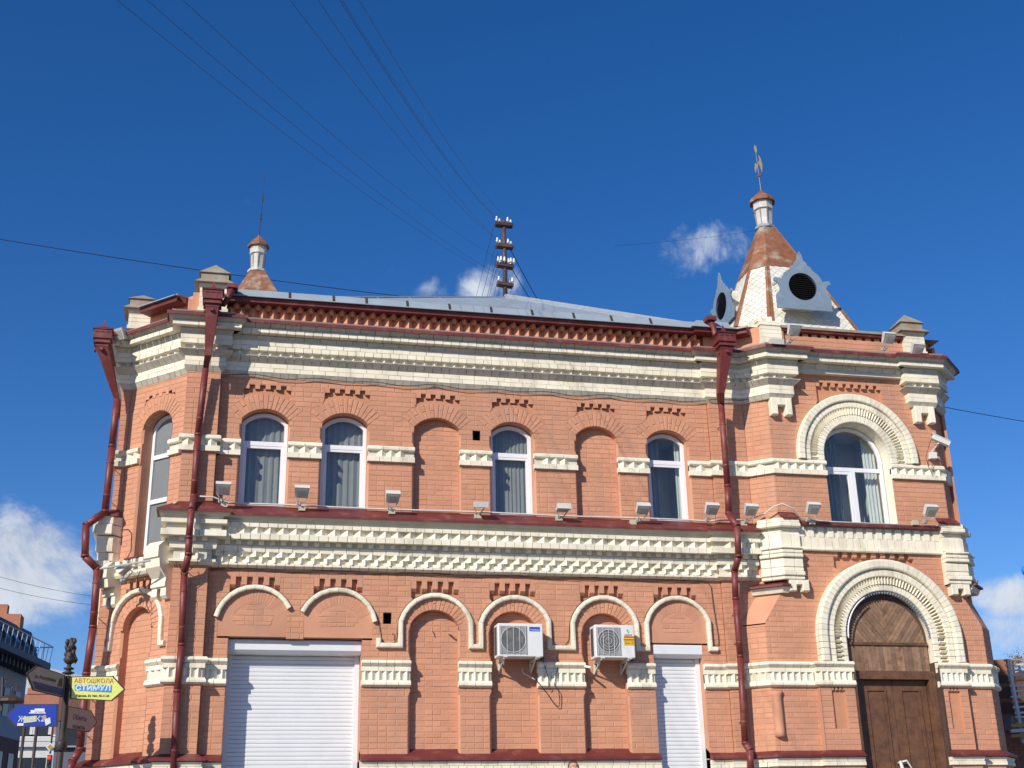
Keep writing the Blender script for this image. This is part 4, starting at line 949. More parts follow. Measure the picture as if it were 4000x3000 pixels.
# toothed metal edge inside the door arch
b=MB()
for i in range(46):
    t=R(-88+176*i/45); r0,r1=.745,.70; w=.030
    P=lambda r,dt:(DC+r*math.sin(t+dt),4.72+r*math.cos(t+dt))
    q=[P(r0,-w),P(r1,0),P(r0,w)]; b.prism([FT.p(x,.035,z) for x,z in q],FT.n*-.02)
b.build('toothed_edging',BLUEG,BD,kind='stuff')
b=MB(); b.tube([FT.p(DC+.725*math.sin(R(-92+62*i/20)),.07,4.72+.725*math.cos(R(-92+62*i/20))) for i in range(21)],.012,6); b.build('lamp_tube',PVC,BD,smooth=True)
# ---- turrets
def turret(cx,cy,z0,s0,zt_,s1,back=False,chf=.53,sp=0):
    """pyramid roof with cut corners, strips of rusty sheet on the hips, neck, cap and spike"""
    def ring(z):
        t=(z-z0)/(zt_-z0); s=s0+(s1-s0)*t; c=s*chf/1.16*.5
        c=s*.46
        e=s*.02
        return [Vector((cx-s+c,cy-s,z)),Vector((cx+s-e,cy-s,z)),Vector((cx+s,cy-s+e,z)),Vector((cx+s,cy+s-e,z)),Vector((cx+s-e,cy+s,z)),Vector((cx-s+c,cy+s,z)),Vector((cx-s,cy+s-c,z)),Vector((cx-s,cy-s+c,z))]
    # corners: front-left is cut (faces 7-0); others cut the same
    A,B=ring(z0),ring(zt_)
    q=MB(); q.add(A+B,[(i,(i+1)%8,(i+1)%8+8,i+8) for i in range(8)]); body=q.build('turret_roof',SHIN if not back else RUST,BD)
    zm=z0+(zt_-z0)*.62
    C=ring(zm); 
    # upper rusty sleeve
    e=.012
    def grow(P): return [Vector((cx+(p.x-cx)*1.0+math.copysign(e,p.x-cx),cy+(p.y-cy)+math.copysign(e,p.y-cy),p.z)) for p in P]
    q=MB(); CC,BB=grow(ring(z0+(zt_-z0)*.66)),grow(B); q.add(CC+BB,[(i,(i+1)%8,(i+1)%8+8,i+8) for i in range(8)]); 
    q.build('rusty_sleeve',RUST,body)
    if not back:
        for i in range(8):
            a,b_=A[i],B[i]; 
            for nb in ((i+1)%8,(i-1)%8):
                d=(A[nb]-A[i]); ln=d.length; d.normalize()
                w0=.085; w1=.06
                up_=(b_-a).normalized(); nn=d.cross(up_).normalized()
                if nn.dot(Vector((a.x-cx,a.y-cy,0)))<0: nn=-nn
                q=MB(); v=[a+nn*.014,a+d*w0+nn*.014,b_+d*.02+nn*.014,b_+nn*.014]; 
                v=[p for p in v]; q.add(v+[p-nn*.014 for p in v],[(0,1,2,3),(0,1,5,4),(1,2,6,5),(3,0,4,7)]); q.build('hip_strip',RUST,body)
    # shingles: diamonds on the visible faces
        for fi in (0,7,6):
            a,b_=A[fi],A[(fi+1)%8]; c,d=B[fi],B[(fi+1)%8]
            ud=(b_-a).normalized(); mid0=(a+b_)/2; mid1=(c+d)/2; vd=(mid1-mid0); H=vd.length; vd.normalize(); nn=ud.cross(vd).normalized()
            if nn.dot(Vector((mid0.x-cx,mid0.y-cy,0)))<0: nn=-nn
            W0=(b_-a).length/2; W1=(d-c).length/2; hw=.082; hh=.075; 
            r_i=0; v=0.
            while v<H*.66:
                Wv=W0+(W1-W0)*v/H
                off=(r_i%2)*hw
                n=int(Wv/hw)+2
                for k in range(-n,n+1):
                    u=k*2*hw+off
                    pl=[(u-hw+.003,v),(u,v-hh+.003),(u+hw-.003,v),(u,v+hh-.003)]
                    # keep only inside the face
                    lim=lambda vv:W0+(W1-W0)*vv/H-.03
                    if abs(u)>lim(v)+hw*.2 : continue
                    pl=[(max(-lim(y),min(lim(y),x)),max(0,y)) for x,y in pl]
                    if abs(pl[2][0]-pl[0][0])<.02: continue
                    V=[mid0+ud*x+vd*y+nn*(.014 if j==1 else .004+.003*(j!=3)) for j,(x,y) in enumerate(pl)]; V+=[mid0+ud*x+vd*y-nn*.002 for x,y in pl]
                    reg('shingle',V,[(0,1,2,3),(0,1,5,4),(1,2,6,5),(2,3,7,6),(3,0,4,7)],.01)
                v+=hh; r_i+=1
    # neck
    t=MB(); n=8
    t.lathe([(s1+.04,-.05),(s1+.075,-.03),(s1+.075,.02),(s1+.01,.03),(s1+.01,.07)],(cx,cy,zt_),8); t.build('neck_collar',BLUEG if not back else PALE,body)
    NH=.60; kr=.78 if back else .90
    t=MB(); t.lathe([(.165*kr,.02),(.175*kr,.20),(.185*kr,.40),(.225*kr,.405),(.23*kr,NH)],(cx,cy,zt_),8); nk=t.build('neck',PALE,body)
    for k in range(8):
        an=2*math.pi*k/8; f=MB(); f.tube([(cx+.170*kr*math.cos(an),cy+.170*kr*math.sin(an),zt_+.04),(cx+.232*kr*math.cos(an),cy+.232*kr*math.sin(an),zt_+NH)],.008,4); f.build('corner_bead',CAPM,nk)
    t=MB(); t.lathe([(.235*kr,NH-.02),(.30*kr,NH-.03),(.30*kr,NH+.02),(.20*kr,NH+.12),(.05*kr,NH+.24),(.02*kr,NH+.28)],(cx,cy,zt_),8); t.build('cap',RUST,body)
    return body
TC=(10.27,2.25)
tur=turret(TC[0],TC[1],10.08,1.43,13.42,.135)
# front and side dormers with round louvres
def dormer(ox,oy,zb,ux,uy,w,parent):
    f=Fr(ox,oy,ux,uy); sc=w/1.10
    # outline in local coordinates (x,z) of a 1.10 wide, 1.16 tall board
    half=[(0,1.16),(.045,1.08),(.06,.98),(.115,.93),(.125,.88),(.19,.85),(.215,.79),(.27,.75),(.33,.70),(.375,.63),(.40,.56),(.44,.54),(.50,.60),(.545,.585),(.55,.53),(.49,.51),(.455,.45),(.44,.38),(.46,.33),(.51,.29),(.53,.24),(.53,0)]
    pl=[(x*sc,zb+z*sc) for x,z in half]+[(-x*sc,zb+z*sc) for x,z in half[::-1][:-1]]
    n=len(pl); cz=zb+.45*sc; rr=.27*sc; K=44
    # ring of quads between outline and round hole
    def outl(t):
        dx,dz=math.sin(t),math.cos(t); best=None
        for i in range(n):
            a,b=pl[i],pl[(i+1)%n]; ex,ez=b[0]-a[0],b[1]-a[1]; det=-dx*ez+dz*ex
            if abs(det)<1e-9: continue
            s=(-(a[0])*ez+(a[1]-cz)*ex)/det; u=(dx*(a[1]-cz)-dz*a[0])/det
            if s>0 and -1e-6<=u<=1+1e-6 and (best is None or s>best): best=s
        return (dx*best,cz+dz*best)
    ts=sorted([2*math.pi*i/K for i in range(K)]+[math.atan2(p[0],p[1]-cz)%(2*math.pi) for p in pl])
    q=MB(); m_=len(ts)
    for a_ in (0,-.03):
        pass
    for i in range(m_):
        t0,t1=ts[i],ts[(i+1)%m_]
        if abs((t1-t0)%(2*math.pi))<1e-4: continue
        o0,o1=outl(t0+1e-5),outl(t1-1e-5); i0,i1=(rr*math.sin(t0),cz+rr*math.cos(t0)),(rr*math.sin(t1),cz+rr*math.cos(t1))
        F_=[f.p(*(p[0],0,p[1])) for p in (i0,i1,o1,o0)]; G_=[f.p(p[0],-.03,p[1]) for p in (i0,i1,o1,o0)]; H_=[f.p(p[0],-.09,p[1]) for p in (i0,i1)]
        q.add(F_+G_,[(0,1,2,3),(4,5,6,7),(2,3,7,6),(0,1,5,4)]); q.add([F_[0],F_[1],H_[1],H_[0]],[(0,1,2,3)])
    do=q.build('dormer',BLUEG,parent)
    t=MB(); t.add([f.p(rr*math.sin(2*math.pi*i/24),-.085,cz+rr*math.cos(2*math.pi*i/24)) for i in range(24)],[tuple(range(24))]); t.build('louvre_back',BLACK,do)
    nb=13
    for i in range(nb):
        z=cz-rr+2*rr*(i+.5)/nb; h=math.sqrt(max(0,rr*rr-(z-cz)**2))-.004
        if h<.03: continue
        t=MB(); t.add([f.p(-h,-.01,z-.016),f.p(h,-.01,z-.016),f.p(h,-.07,z+.014),f.p(-h,-.07,z+.014),f.p(-h,-.016,z-.022),f.p(h,-.016,z-.022),f.p(h,-.076,z+.008),f.p(-h,-.076,z+.008)],[(0,1,2,3),(4,5,6,7),(0,1,5,4),(0,3,7,4),(1,2,6,5)]); t.build('louvre_blade',BLK2,do)
    # little cheek box back to the roof
    t=MB(); v=[f.p(x,o,z) for o in (-.03,-.75) for x,z in ((-.30*sc,zb+.12),(.30*sc,zb+.12),(.30*sc,zb+.55*sc),(0,zb+.80*sc),(-.30*sc,zb+.55*sc))]
    t.add(v,[(0,1,6,5),(1,2,7,6),(2,3,8,7),(3,4,9,8),(4,0,5,9)]); t.build('dormer_cheek',SHIN,do)
    t=MB(); t.tube([f.p(-.36*sc,-.03,zb+.62*sc),f.p(-.36*sc,-.45,zb+.66*sc)],.035,6); t.build('dormer_eave',PALE,do)
dormer(10.25,.86,11.01,1,0,1.15,tur); dormer(9.17,2.25,11.15,0,-1,1.12,tur); dormer(11.30,2.25,11.05,0,1,1.05,tur)
far=turret(.25,6.1,10.1,1.72,13.42,.13,back=True)
b=MB(); b.tube([(.25,6.1,14.28),(.30,6.1,15.9)],[.012,.004],5); b.build('spike',IRON,far)
b=MB(); b.box((.27,6.1,14.75),(.035,.035,.14)); b.box((.285,6.1,15.2),(.03,.03,.13)); b.build('spike_collar',BLACK,far)
# weather vane on the near turret
vx,vy,vz=TC[0],TC[1],14.26
b=MB(); b.tube([(vx,vy,vz),(vx-.01,vy,vz+.35),(vx-.03,vy,vz+1.05)],[.010,.007,.005],6); vn=b.build('weather_vane',CAPM,tur)
b=MB(); b.tube([(vx-.06,vy,vz+.36),(vx+.05,vy,vz+.41)],.012,5); b.box((vx,vy,vz+.40),(.04,.04,.07)); b.build('vane_hub',RUST,vn)
GOLD=mat('dull_gilt',(.45,.36,.16),.5,.15,8,metal=.2)
def plate(pts,name):
    b=MB(); b.prism([(vx+x*.85,vy-.006,vz+.04+z*.84) for x,z in pts],(0,.012,0)); b.build(name,GOLD,vn)
plate([(-.09,.48),(-.06,.60),(-.02,.66),(.0,.78),(.05,.66),(.07,.52),(.09,.60),(.10,.76),(.07,.92),(.03,1.0),(.04,.86),(.0,.80),(-.02,.70),(-.08,.76),(-.11,.62)],'vane_crescent')
plate([(-.05,1.08),(-.02,1.05),(.0,1.12),(-.01,1.22),(-.04,1.28),(-.07,1.2)],'vane_tip')
# ---- write the brickwork out
flush('shingle',SHIN,tur,'shingles')
for k,m_,sn in (('brick',OR,'brickwork'),('arch_brick',OR,'arch_brickwork'),('dentil_block',OR,'dentil_blocks'),('sawtooth_brick',OR,'sawtooth_bricks'),('parapet_brick',OR,'parapet_bricks'),
    ('moulding_brick',WH,'moulding_bricks'),('band_brick',WH,'band_bricks'),('dogtooth',WH,'dogteeth'),('band_tooth',WH,'band_teeth'),('cornice_brick',WH,'cornice_bricks'),('cornice_dentil',WH,'cornice_dentils'),('cove_brick',WHS,'cove_bricks'),
    ('corbel_block',WH,'corbel_blocks'),('arch_stone',WH,'arch_stones'),('arch_tooth',WH,'arch_teeth'),('plinth_brick',WH,'plinth_bricks')):
    flush(k,m_,BD,sn)
mort.build('wall',ORJ,BD); wmort.build('arch_bed',WHJ,BD); wrev.build('arch_soffit',WH,BD); wcore.build('cornice_core',WHJ,BD)
# ================================================================== things fixed to the building and around it
def onZ(px,py,z):
    d=ray(px,py); t=(z-CAM.z)/d.z; return CAM+d*t
DG=None
def textmesh(name,s,size,org,ux,uz,m,parent,ext=.002,align='CENTER',sx=1.,bold=0.):
    cu=bpy.data.curves.new(name,'FONT'); cu.body=s; cu.size=size; cu.extrude=ext; cu.align_x=align; cu.align_y='CENTER'; cu.offset=bold
    ob=bpy.data.objects.new(name,cu); COL.objects.link(ob); bpy.context.view_layer.update()
    me=bpy.data.meshes.new_from_object(ob.evaluated_get(bpy.context.evaluated_depsgraph_get())); bpy.data.objects.remove(ob)
    ux=Vector(ux).normalized(); uz=Vector(uz).normalized(); n=ux.cross(uz)
    M=Matrix((ux*sx,uz,n)).transposed(); me.transform(M.to_4x4()); me.materials.clear(); me.materials.append(m)
    o=bpy.data.objects.new(name,me); COL.objects.link(o)
    o.parent=parent; o.location=Vector(org)-worldloc(parent); return o
# ---- drainpipes
def hopper(t,p,w=.29,m=RED2):
    x,y,z=p; q=MB()
    for a,b_,ww in ((.0,.06,w*1.04),(.06,.15,w),(.15,.165,w*1.12),(-.05,.0,w*.86),(-.07,-.05,w*.95),(-.12,-.07,w*.72)): q.box((x,y,z+(a+b_)/2),(ww,ww,b_-a))
    a=w*.58; q.add([(x-a,y-a,z+.165),(x+a,y-a,z+.165),(x+a,y+a,z+.165),(x-a,y+a,z+.165),(x,y,z+.25)],[(0,1,4),(1,2,4),(2,3,4),(3,0,4),(3,2,1,0)])
    q.add([(x-.045,y-.045,z+.20),(x+.045,y-.045,z+.20),(x+.045,y+.045,z+.20),(x-.045,y+.045,z+.20),(x,y,z+.36)],[(0,1,4),(1,2,4),(2,3,4),(3,0,4),(3,2,1,0)])
    o=q.build('hopper',m,t)
    for k in (-.3,0,.3):
        for ax in (0,1):
            q=MB(); c=(x+k*w,y-w/2-.002,z+.105) if ax==0 else (x-w/2-.002,y+k*w,z+.105)
            d=(.06,.006,.018) if ax==0 else (.006,.06,.018); q.box(c,d); q.build('cutout',BLACK,o)
    return o
def drainpipe(name,label,hp,fun,pts,r,hw=.29):
    t=empty(name,label,'drainpipe',(pts[-1].x,pts[-1].y,1.15),'oxide red drainpipes down the building')
    hopper(t,hp,hw)
    q=MB(); a=hw*.34; b_=r*1.0
    A=[Vector((hp.x+sx*a,hp.y+sy*a,hp.z-.12)) for sx,sy in ((-1,-1),(1,-1),(1,1),(-1,1))]; Bq=[Vector((fun.x+sx*b_,fun.y+sy*b_,fun.z)) for sx,sy in ((-1,-1),(1,-1),(1,1),(-1,1))]
    C=[Vector((pts[0].x+sx*b_*.8,pts[0].y+sy*b_*.8,pts[0].z)) for sx,sy in ((-1,-1),(1,-1),(1,1),(-1,1))]
    q.add(A+Bq+C,[(0,1,5,4),(1,2,6,5),(2,3,7,6),(3,0,4,7),(4,5,9,8),(5,6,10,9),(6,7,11,10),(7,4,8,11)]); fo=q.build('funnel',RED2,t)
    for sx in (-1,1):
        q=MB(); q.lathe([(.012,0),(.032,.005),(.032,.02),(.012,.025)],(hp.x,hp.y,hp.z),8); 
        qq=MB(); c=Vector((hp.x+sx*a*.95,hp.y,hp.z-.17)); qq.tube([c,c+Vector((sx*.03,-.01,0))],[.035,.028],8); qq.build('rosette',RED2,fo)
    qq=MB(); c=Vector((hp.x,hp.y-a*.95,hp.z-.17)); qq.tube([c,c+Vector((0,-.035,0))],[.036,.028],8); qq.build('rosette',RED2,fo)
    for i in range(len(pts)-1):
        q=MB(); q.tube([pts[i],pts[i+1]],r,14); q.build('pipe_length',RED2,t,smooth=False)
        q=MB(); d=(pts[i+1]-pts[i]).normalized(); q.tube([pts[i+1]-d*.03,pts[i+1]+d*.01],r*1.1,14); q.build('joint',RED2,t)
        L=(pts[i+1]-pts[i]).length
        if L>.8:
            for f_ in (.25,.75):
                q=MB(); c=pts[i].lerp(pts[i+1],f_); q.tube([c-d*.012,c+d*.012],r*1.08,12); q.tube([c,c+Vector((0,.30,0))],.007,5); q.build('bracket',RED2,t)
    # smooth the lengths
    for ch in t.children:
        if ch.name.startswith('pipe_length') or ch.name.startswith('joint'):
            for p in ch.data.polygons:
                if len(p.vertices)==4: p.use_smooth=True
    return t
def Yp(L): return [onY(a,b,c) for a,b,c in L]
P1=Yp([(803,1440,-.30),(773,1700,-.24),(757,1940,-.24),(748,1990,-.50),(738,2102,-.50),(736,2165,-.44),(720,2240,-.26),(709,2521,-.24),(692,2702,-.24),(678,3010,-.24)])
drainpipe('drainpipe','oxide red drainpipe down the pilaster left of the first arched window',onY(831,1180,-.55),onY(812,1393,-.46),P1,.050)
P0=Yp([(457,1560,.66),(438,1745,.66),(410,2000,.66),(336,2053,.50),(332,2174,.50),(381,2222,.60),(363,2450,.64),(337,2634,.66),(312,2928,.66),(283,2975,.55),(270,3020,.5)])
drainpipe('drainpipe','oxide red drainpipe with two bends standing off the far left corner of the building',onY(402,1332,.42),onY(440,1505,.58),P0,.056,.27)
P2=Yp([(2817,1580,-.32),(2842,1900,-.28),(2846,2007,-.27),(2880,2057,-.52),(2885,2175,-.52),(2869,2233,-.32),(2874,2340,-.27),(2892,2566,-.27),(2911,2905,-.27),(2929,2930,-.33),(2933,3010,-.33)])
drainpipe('drainpipe','oxide red drainpipe between the main front and the corner tower',onY(2829,1345,-.66),onY(2814,1539,-.55),P2,.053,.30)
for a,b_,c,hy,lab in (((2772,1250,-.34),(2788,1282,-.40),(2797,1325,-.60),-.66,'right'),((908,1125,-.34),(896,1155,-.45),(872,1192,-.5),-.55,'left')):
    A,B,C=onY(*a),onY(*b_),onY(*c)
    t=empty('gutter_outlet','red outlet box and spout at the '+lab+' end of the main gutter','gutter outlet',A,'red outlet boxes of the gutter')
    q=MB(); q.box(A,(.17,.22,.07)); q.build('outlet_box',RED2,t); q=MB(); q.tube([A,B,C],[.06,.05,.04],10); q.build('spout',RED2,t,smooth=True)
# ---- floodlights
def floodlight(px,py,Y,tilt,lab,box=True,w=.225,rz=0,grp='small white floodlights on the facade'):
    c=onY(px,py,Y); foot=Vector((c.x-.03,c.y+.17,c.z-.19))
    t=empty('floodlight',lab,'floodlight',foot,grp)
    M=Matrix.Rotation(R(rz),3,'Z')@Matrix.Rotation(-R(tilt),3,'X')
    q=MB(); d,h=.19,.095
    # local: x width, y from front (-) to back (+), z up;  glass on top
    v=[Vector((sx*w/2*(1 if f else .82),y,z)) for y,z,f in ((-d/2,h/2,1),(-d/2,-h/2*.9,1),(d/2,-h/2*.5,0),(d/2,h/2,0)) for sx in(-1,1)]
    v=[c+M@p for p in v]; q.add(v,[(0,1,3,2),(2,3,5,4),(4,5,7,6),(6,7,1,0),(0,2,4,6),(1,3,5,7)]); b_=q.build('lamp_body',LGREY,t)
    q=MB(); v=[c+M@Vector((x,y,h/2+.003)) for x,y in ((-w*.40,-d*.38),(w*.40,-d*.38),(w*.36,d*.38),(-w*.36,d*.38))]; q.add(v,[(0,1,2,3)]); q.build('lamp_glass',PVC,b_)
    for i in range(7):
        q=MB(); x=-w*.32+w*.64*i/6; p0=c+M@Vector((x,-d/2+.03,-h/2*.9-.004)); p1=c+M@Vector((x*.85,d/2-.01,-h/2*.6-.004)); q.tube([p0,p1],.004,4); q.build('cooling_rib',LGREY,b_)
    q=MB(); pv=c+M@Vector((0,d*.35,-h*.25))
    for sx in (-1,1): q.tube([c+M@Vector((sx*w*.44,d*.3,-.01)),pv+Vector((sx*.05,.03,-.06)),foot+Vector((sx*.012,0,.03))],.009,5)
    q.box(foot+Vector((0,0,.045)),(.07,.03,.06)); q.build('bracket',ACF,t)
    return t,foot
FLP=[(872,1908,-.34,48,'floodlight beside the left drainpipe, on the red ledge'),(1179,1921,-.34,45,'floodlight on the red ledge between the first and second arched windows'),
 (1534,1942,-.33,40,'floodlight on the red ledge left of the first blind niche'),(1876,1972,-.32,-12,'flat-lying floodlight on the red ledge left of the middle window'),
 (2199,1985,-.32,8,'nearly level floodlight on the red ledge right of the middle window'),(2511,1988,-.33,38,'floodlight on the red ledge left of the last arched window'),
 (2780,1988,-.36,45,'floodlight on the red ledge close to the left of the middle drainpipe'),(2933,1992,-.36,45,'floodlight on the red ledge close to the right of the middle drainpipe'),
 (3176,1986,-.68,47,'floodlight under the left side of the big tower window'),(3635,1995,-.68,47,'floodlight under the right side of the big tower window'),
 (3102,1288,-.72,50,'tilted floodlight in front of the left end of the tower parapet'),(3030,1337,-.75,-14,'flat-lying floodlight in front of the uncapped cream post'),
 (3471,1320,-.72,50,'tilted floodlight at the right end of the tower parapet beside the capped post'),(3584,1362,-.80,50,'floodlight on the cornice in front of the capped post at the right end'),
 (467,1305,.55,62,'floodlight on the cornice of the far left corner by the pipe head')]
feet=[]
for i,(a,b_,c,d,l) in enumerate(FLP):
    t,f=floodlight(a,b_,c,d,'small white '+l,rz=0 if i<14 else -40); feet.append(f)
floodlight(487,2222,.02,-35,'white floodlight mounted sideways under the tall window of the left corner',w=.2,rz=-110)
for i,(a,b_) in enumerate(((876,1972),(1179,1987),(1530,2000),(1867,2017),(2183,2026),(2472,2042),(2904,2046),(3170,2040),(3573,2043))):
    p=onY(a,b_,-.15 if i<7 else -.48); lab=['beside the left drainpipe','between the first two windows','right of the second window','left of the middle window','right of the middle window','left of the last arched window','right of the middle drainpipe','under the left side of the tower window','under the right side of the tower window'][i]
    q=MB(); q.box(p,(.10,.07,.075)); o=q.build('junction_box',BOXM,None,label='small beige junction box under the floodlight '+lab,category='junction box',group='beige junction boxes along the ledge')
# white conduit on the ledge
q=MB(); pts=[(-.60,-.22,6.67),(-.27,-.20,6.665),(-.05,-.08,6.62)]+[(x,-.085,6.615+.006*math.sin(x*2.1)) for x in [i*.4 for i in range(0,20)]]+[(7.9,-.16,6.62),(8.25,-.20,6.63)]
q.tube(pts,.014,6); q.build('conduit',LGREY,None,smooth=True,label='thin white conduit running along the top of the red ledge of the main front',category='conduit')
q=MB(); q.tube([(8.3,-.22,6.64),(8.5,-.32,6.70),(8.62,-.45,6.80),(8.75,-.50,6.84),(8.95,-.50,6.76),(9.1,-.42,6.63),(9.5,-.42,6.59),(11.5,-.42,6.58)],.012,6); q.build('conduit',LGREY,None,smooth=True,label='white conduit stepping over the cream pier cap and running under the tower window',category='conduit')
q=MB(); q.tube([onY(*p) for p in ((690,1962,-.30),(668,1972,-.18),(658,1985,-.1),(648,2130,-.06))],.016,6); q.build('conduit',BOXM,None,smooth=True,label='short vertical beige conduit right of the tall corner window',category='conduit')
# brown cables under the cornices
def wavy(x0,x1,z,y,amp,wl,n=90): return [(x0+(x1-x0)*i/n,y+.004*math.sin(i*1.7),z+amp*math.sin((x0+(x1-x0)*i/n)/wl*6.28)+amp*.5*math.sin(i*.37)) for i in range(n+1)]
q=MB(); q.tube(wavy(-.3,7.75,8.70,-.052,.018,.95)+[(7.8,-.14,8.72),(8.4,-.14,8.74),(8.75,-.45,8.78)],.0075,5); q.build('cable',CABLE,None,label='wavy brown cable clipped under the upper cream cornice',category='cable',group='brown cables clipped under the cornices')
q=MB(); q.tube(wavy(-.25,7.45,5.635,-.03,.006,1.3)+[(7.55,-.02,5.62),(7.60,-.02,5.55),(7.62,-.02,5.2),(7.66,-.02,4.75),(7.66,-.02,4.64),(7.60,-.02,4.60),(7.55,-.05,4.64)],.0075,5)
q.build('cable',CABLE,None,label='brown cable under the middle cornice, dropping right of the last arch',category='cable',group='brown cables clipped under the cornices')
q=MB(); q.tube(wavy(-.25,7.4,5.615,-.025,.008,1.9),.006,5); q.build('cable',CABLE,None,label='second brown cable, just below the first, under the middle cornice',category='cable',group='brown cables clipped under the cornices')
def off(pts,d):
    P=[Vector((a,b,0)) for a,b in pts]; o=[]
    for i,p in enumerate(P):
        t=(P[min(i+1,len(P)-1)]-P[max(i-1,0)]).normalized(); o.append(p+Vector((-t.y,t.x,0))*d)
    return o
for pts,lab in ((h1,'first'),(h2,'second')):
    q=MB(); q.tube([(p.x,-.012,p.y) for p in off(pts,.045)],.006,4); q.build('cable',CABLE,None,label='thin brown cable over the '+lab+' cream arch moulding from the left',category='cable')
q=MB(); q.tube([(h2[-1][0]+.05,-.012,4.92),(2.30,-.012,4.66),(2.34,-.012,4.58),(2.42,-.012,4.56),(2.50,-.012,4.58),(2.54,-.012,4.68)]+[(p.x,-.012,p.y) for p in off(h3,.045)],.006,4); q.build('cable',CABLE,None,label='thin brown cable looping beside the square hole and over the third arch moulding',category='cable')
q=MB(); q.tube([(p.x,-.012,p.y) for p in off(h4,.045)]+[(4.95,-.012,4.7),(4.97,-.012,4.60),(5.05,-.012,4.575),(5.15,-.012,4.58),(5.205,-.012,4.66)]+[(p.x,-.012,p.y) for p in off(h5,.045)],.006,4); q.build('cable',CABLE,None,label='thin brown cable over the two arch mouldings above the air conditioners',category='cable')
q=MB(); q.tube([(p.x,-.012,p.y) for p in off(h6,.045)],.006,4); q.build('cable',CABLE,None,label='thin brown cable over the arch moulding above the narrow roller shutter',category='cable')
q=MB(); q.tube([onY(*p) for p in ((2118,2520,-.1),(2125,2590,-.07),(2142,2650,-.07),(2144,2678,-.08))]+[onY(*p) for p in ((2140,2690,-.06),)],.006,5); q.build('cable',CBLK,None,label='black cable hanging from the right side of the left air conditioner',category='cable')
q=MB(); q.tube([onY(*p) for p in ((2070,2628,-.1),(2098,2660,-.09),(2135,2705,-.05),(2160,2742,-.04),(2175,2758,-.04),(2184,2759,-.04),(2187,2735,-.04),(2183,2700,-.06),(2166,2675,-.08),(2172,2640,-.06),(2180,2600,-.04),(2176,2570,-.03))],.007,5); q.build('cable',CBLK,None,smooth=True,label='loose black cable hanging in a loop over the pier between the air conditioners',category='cable')
q=MB(); q.tube([onY(*p) for p in ((470,2070,.1),(500,2068,.1),(515,2085,.2),(512,2150,.3),(493,2190,.25))],.009,5); q.build('cable',CABLE,None,label='brown cable looping down the left corner beside the tall window',category='cable')
q=MB(); q.tube([onY(*p) for p in ((548,2230,.0),(535,2260,.1),(545,2300,.2),(565,2330,.2),(575,2370,.2),(588,2395,.25))],.007,5); q.build('cable',CABLE,None,label='thin brown cable hanging over the arch of the left corner niche',category='cable')
q=MB(); q.tube([onY(*p) for p in ((391,2222,-.0),(490,2206,-.12),(587,2190,-.26))],.016,6); q.build('support_rod',ACF,None,label='grey metal rod fixed across the corner below the tall window',category='rod')
q=MB(); q.tube([onY(*p) for p in ((672,2180,-.2),(700,2215,-.2),(720,2245,-.33),(742,2225,-.33),(757,2215,-.2))],.007,5); q.tube([onY(*p) for p in ((672,2180,-.2),(712,2210,-.25),(735,2220,-.33))],.006,5); q.build('cable',CABLE,None,label='brown cables tied round the left drainpipe at the middle cornice',category='cable')
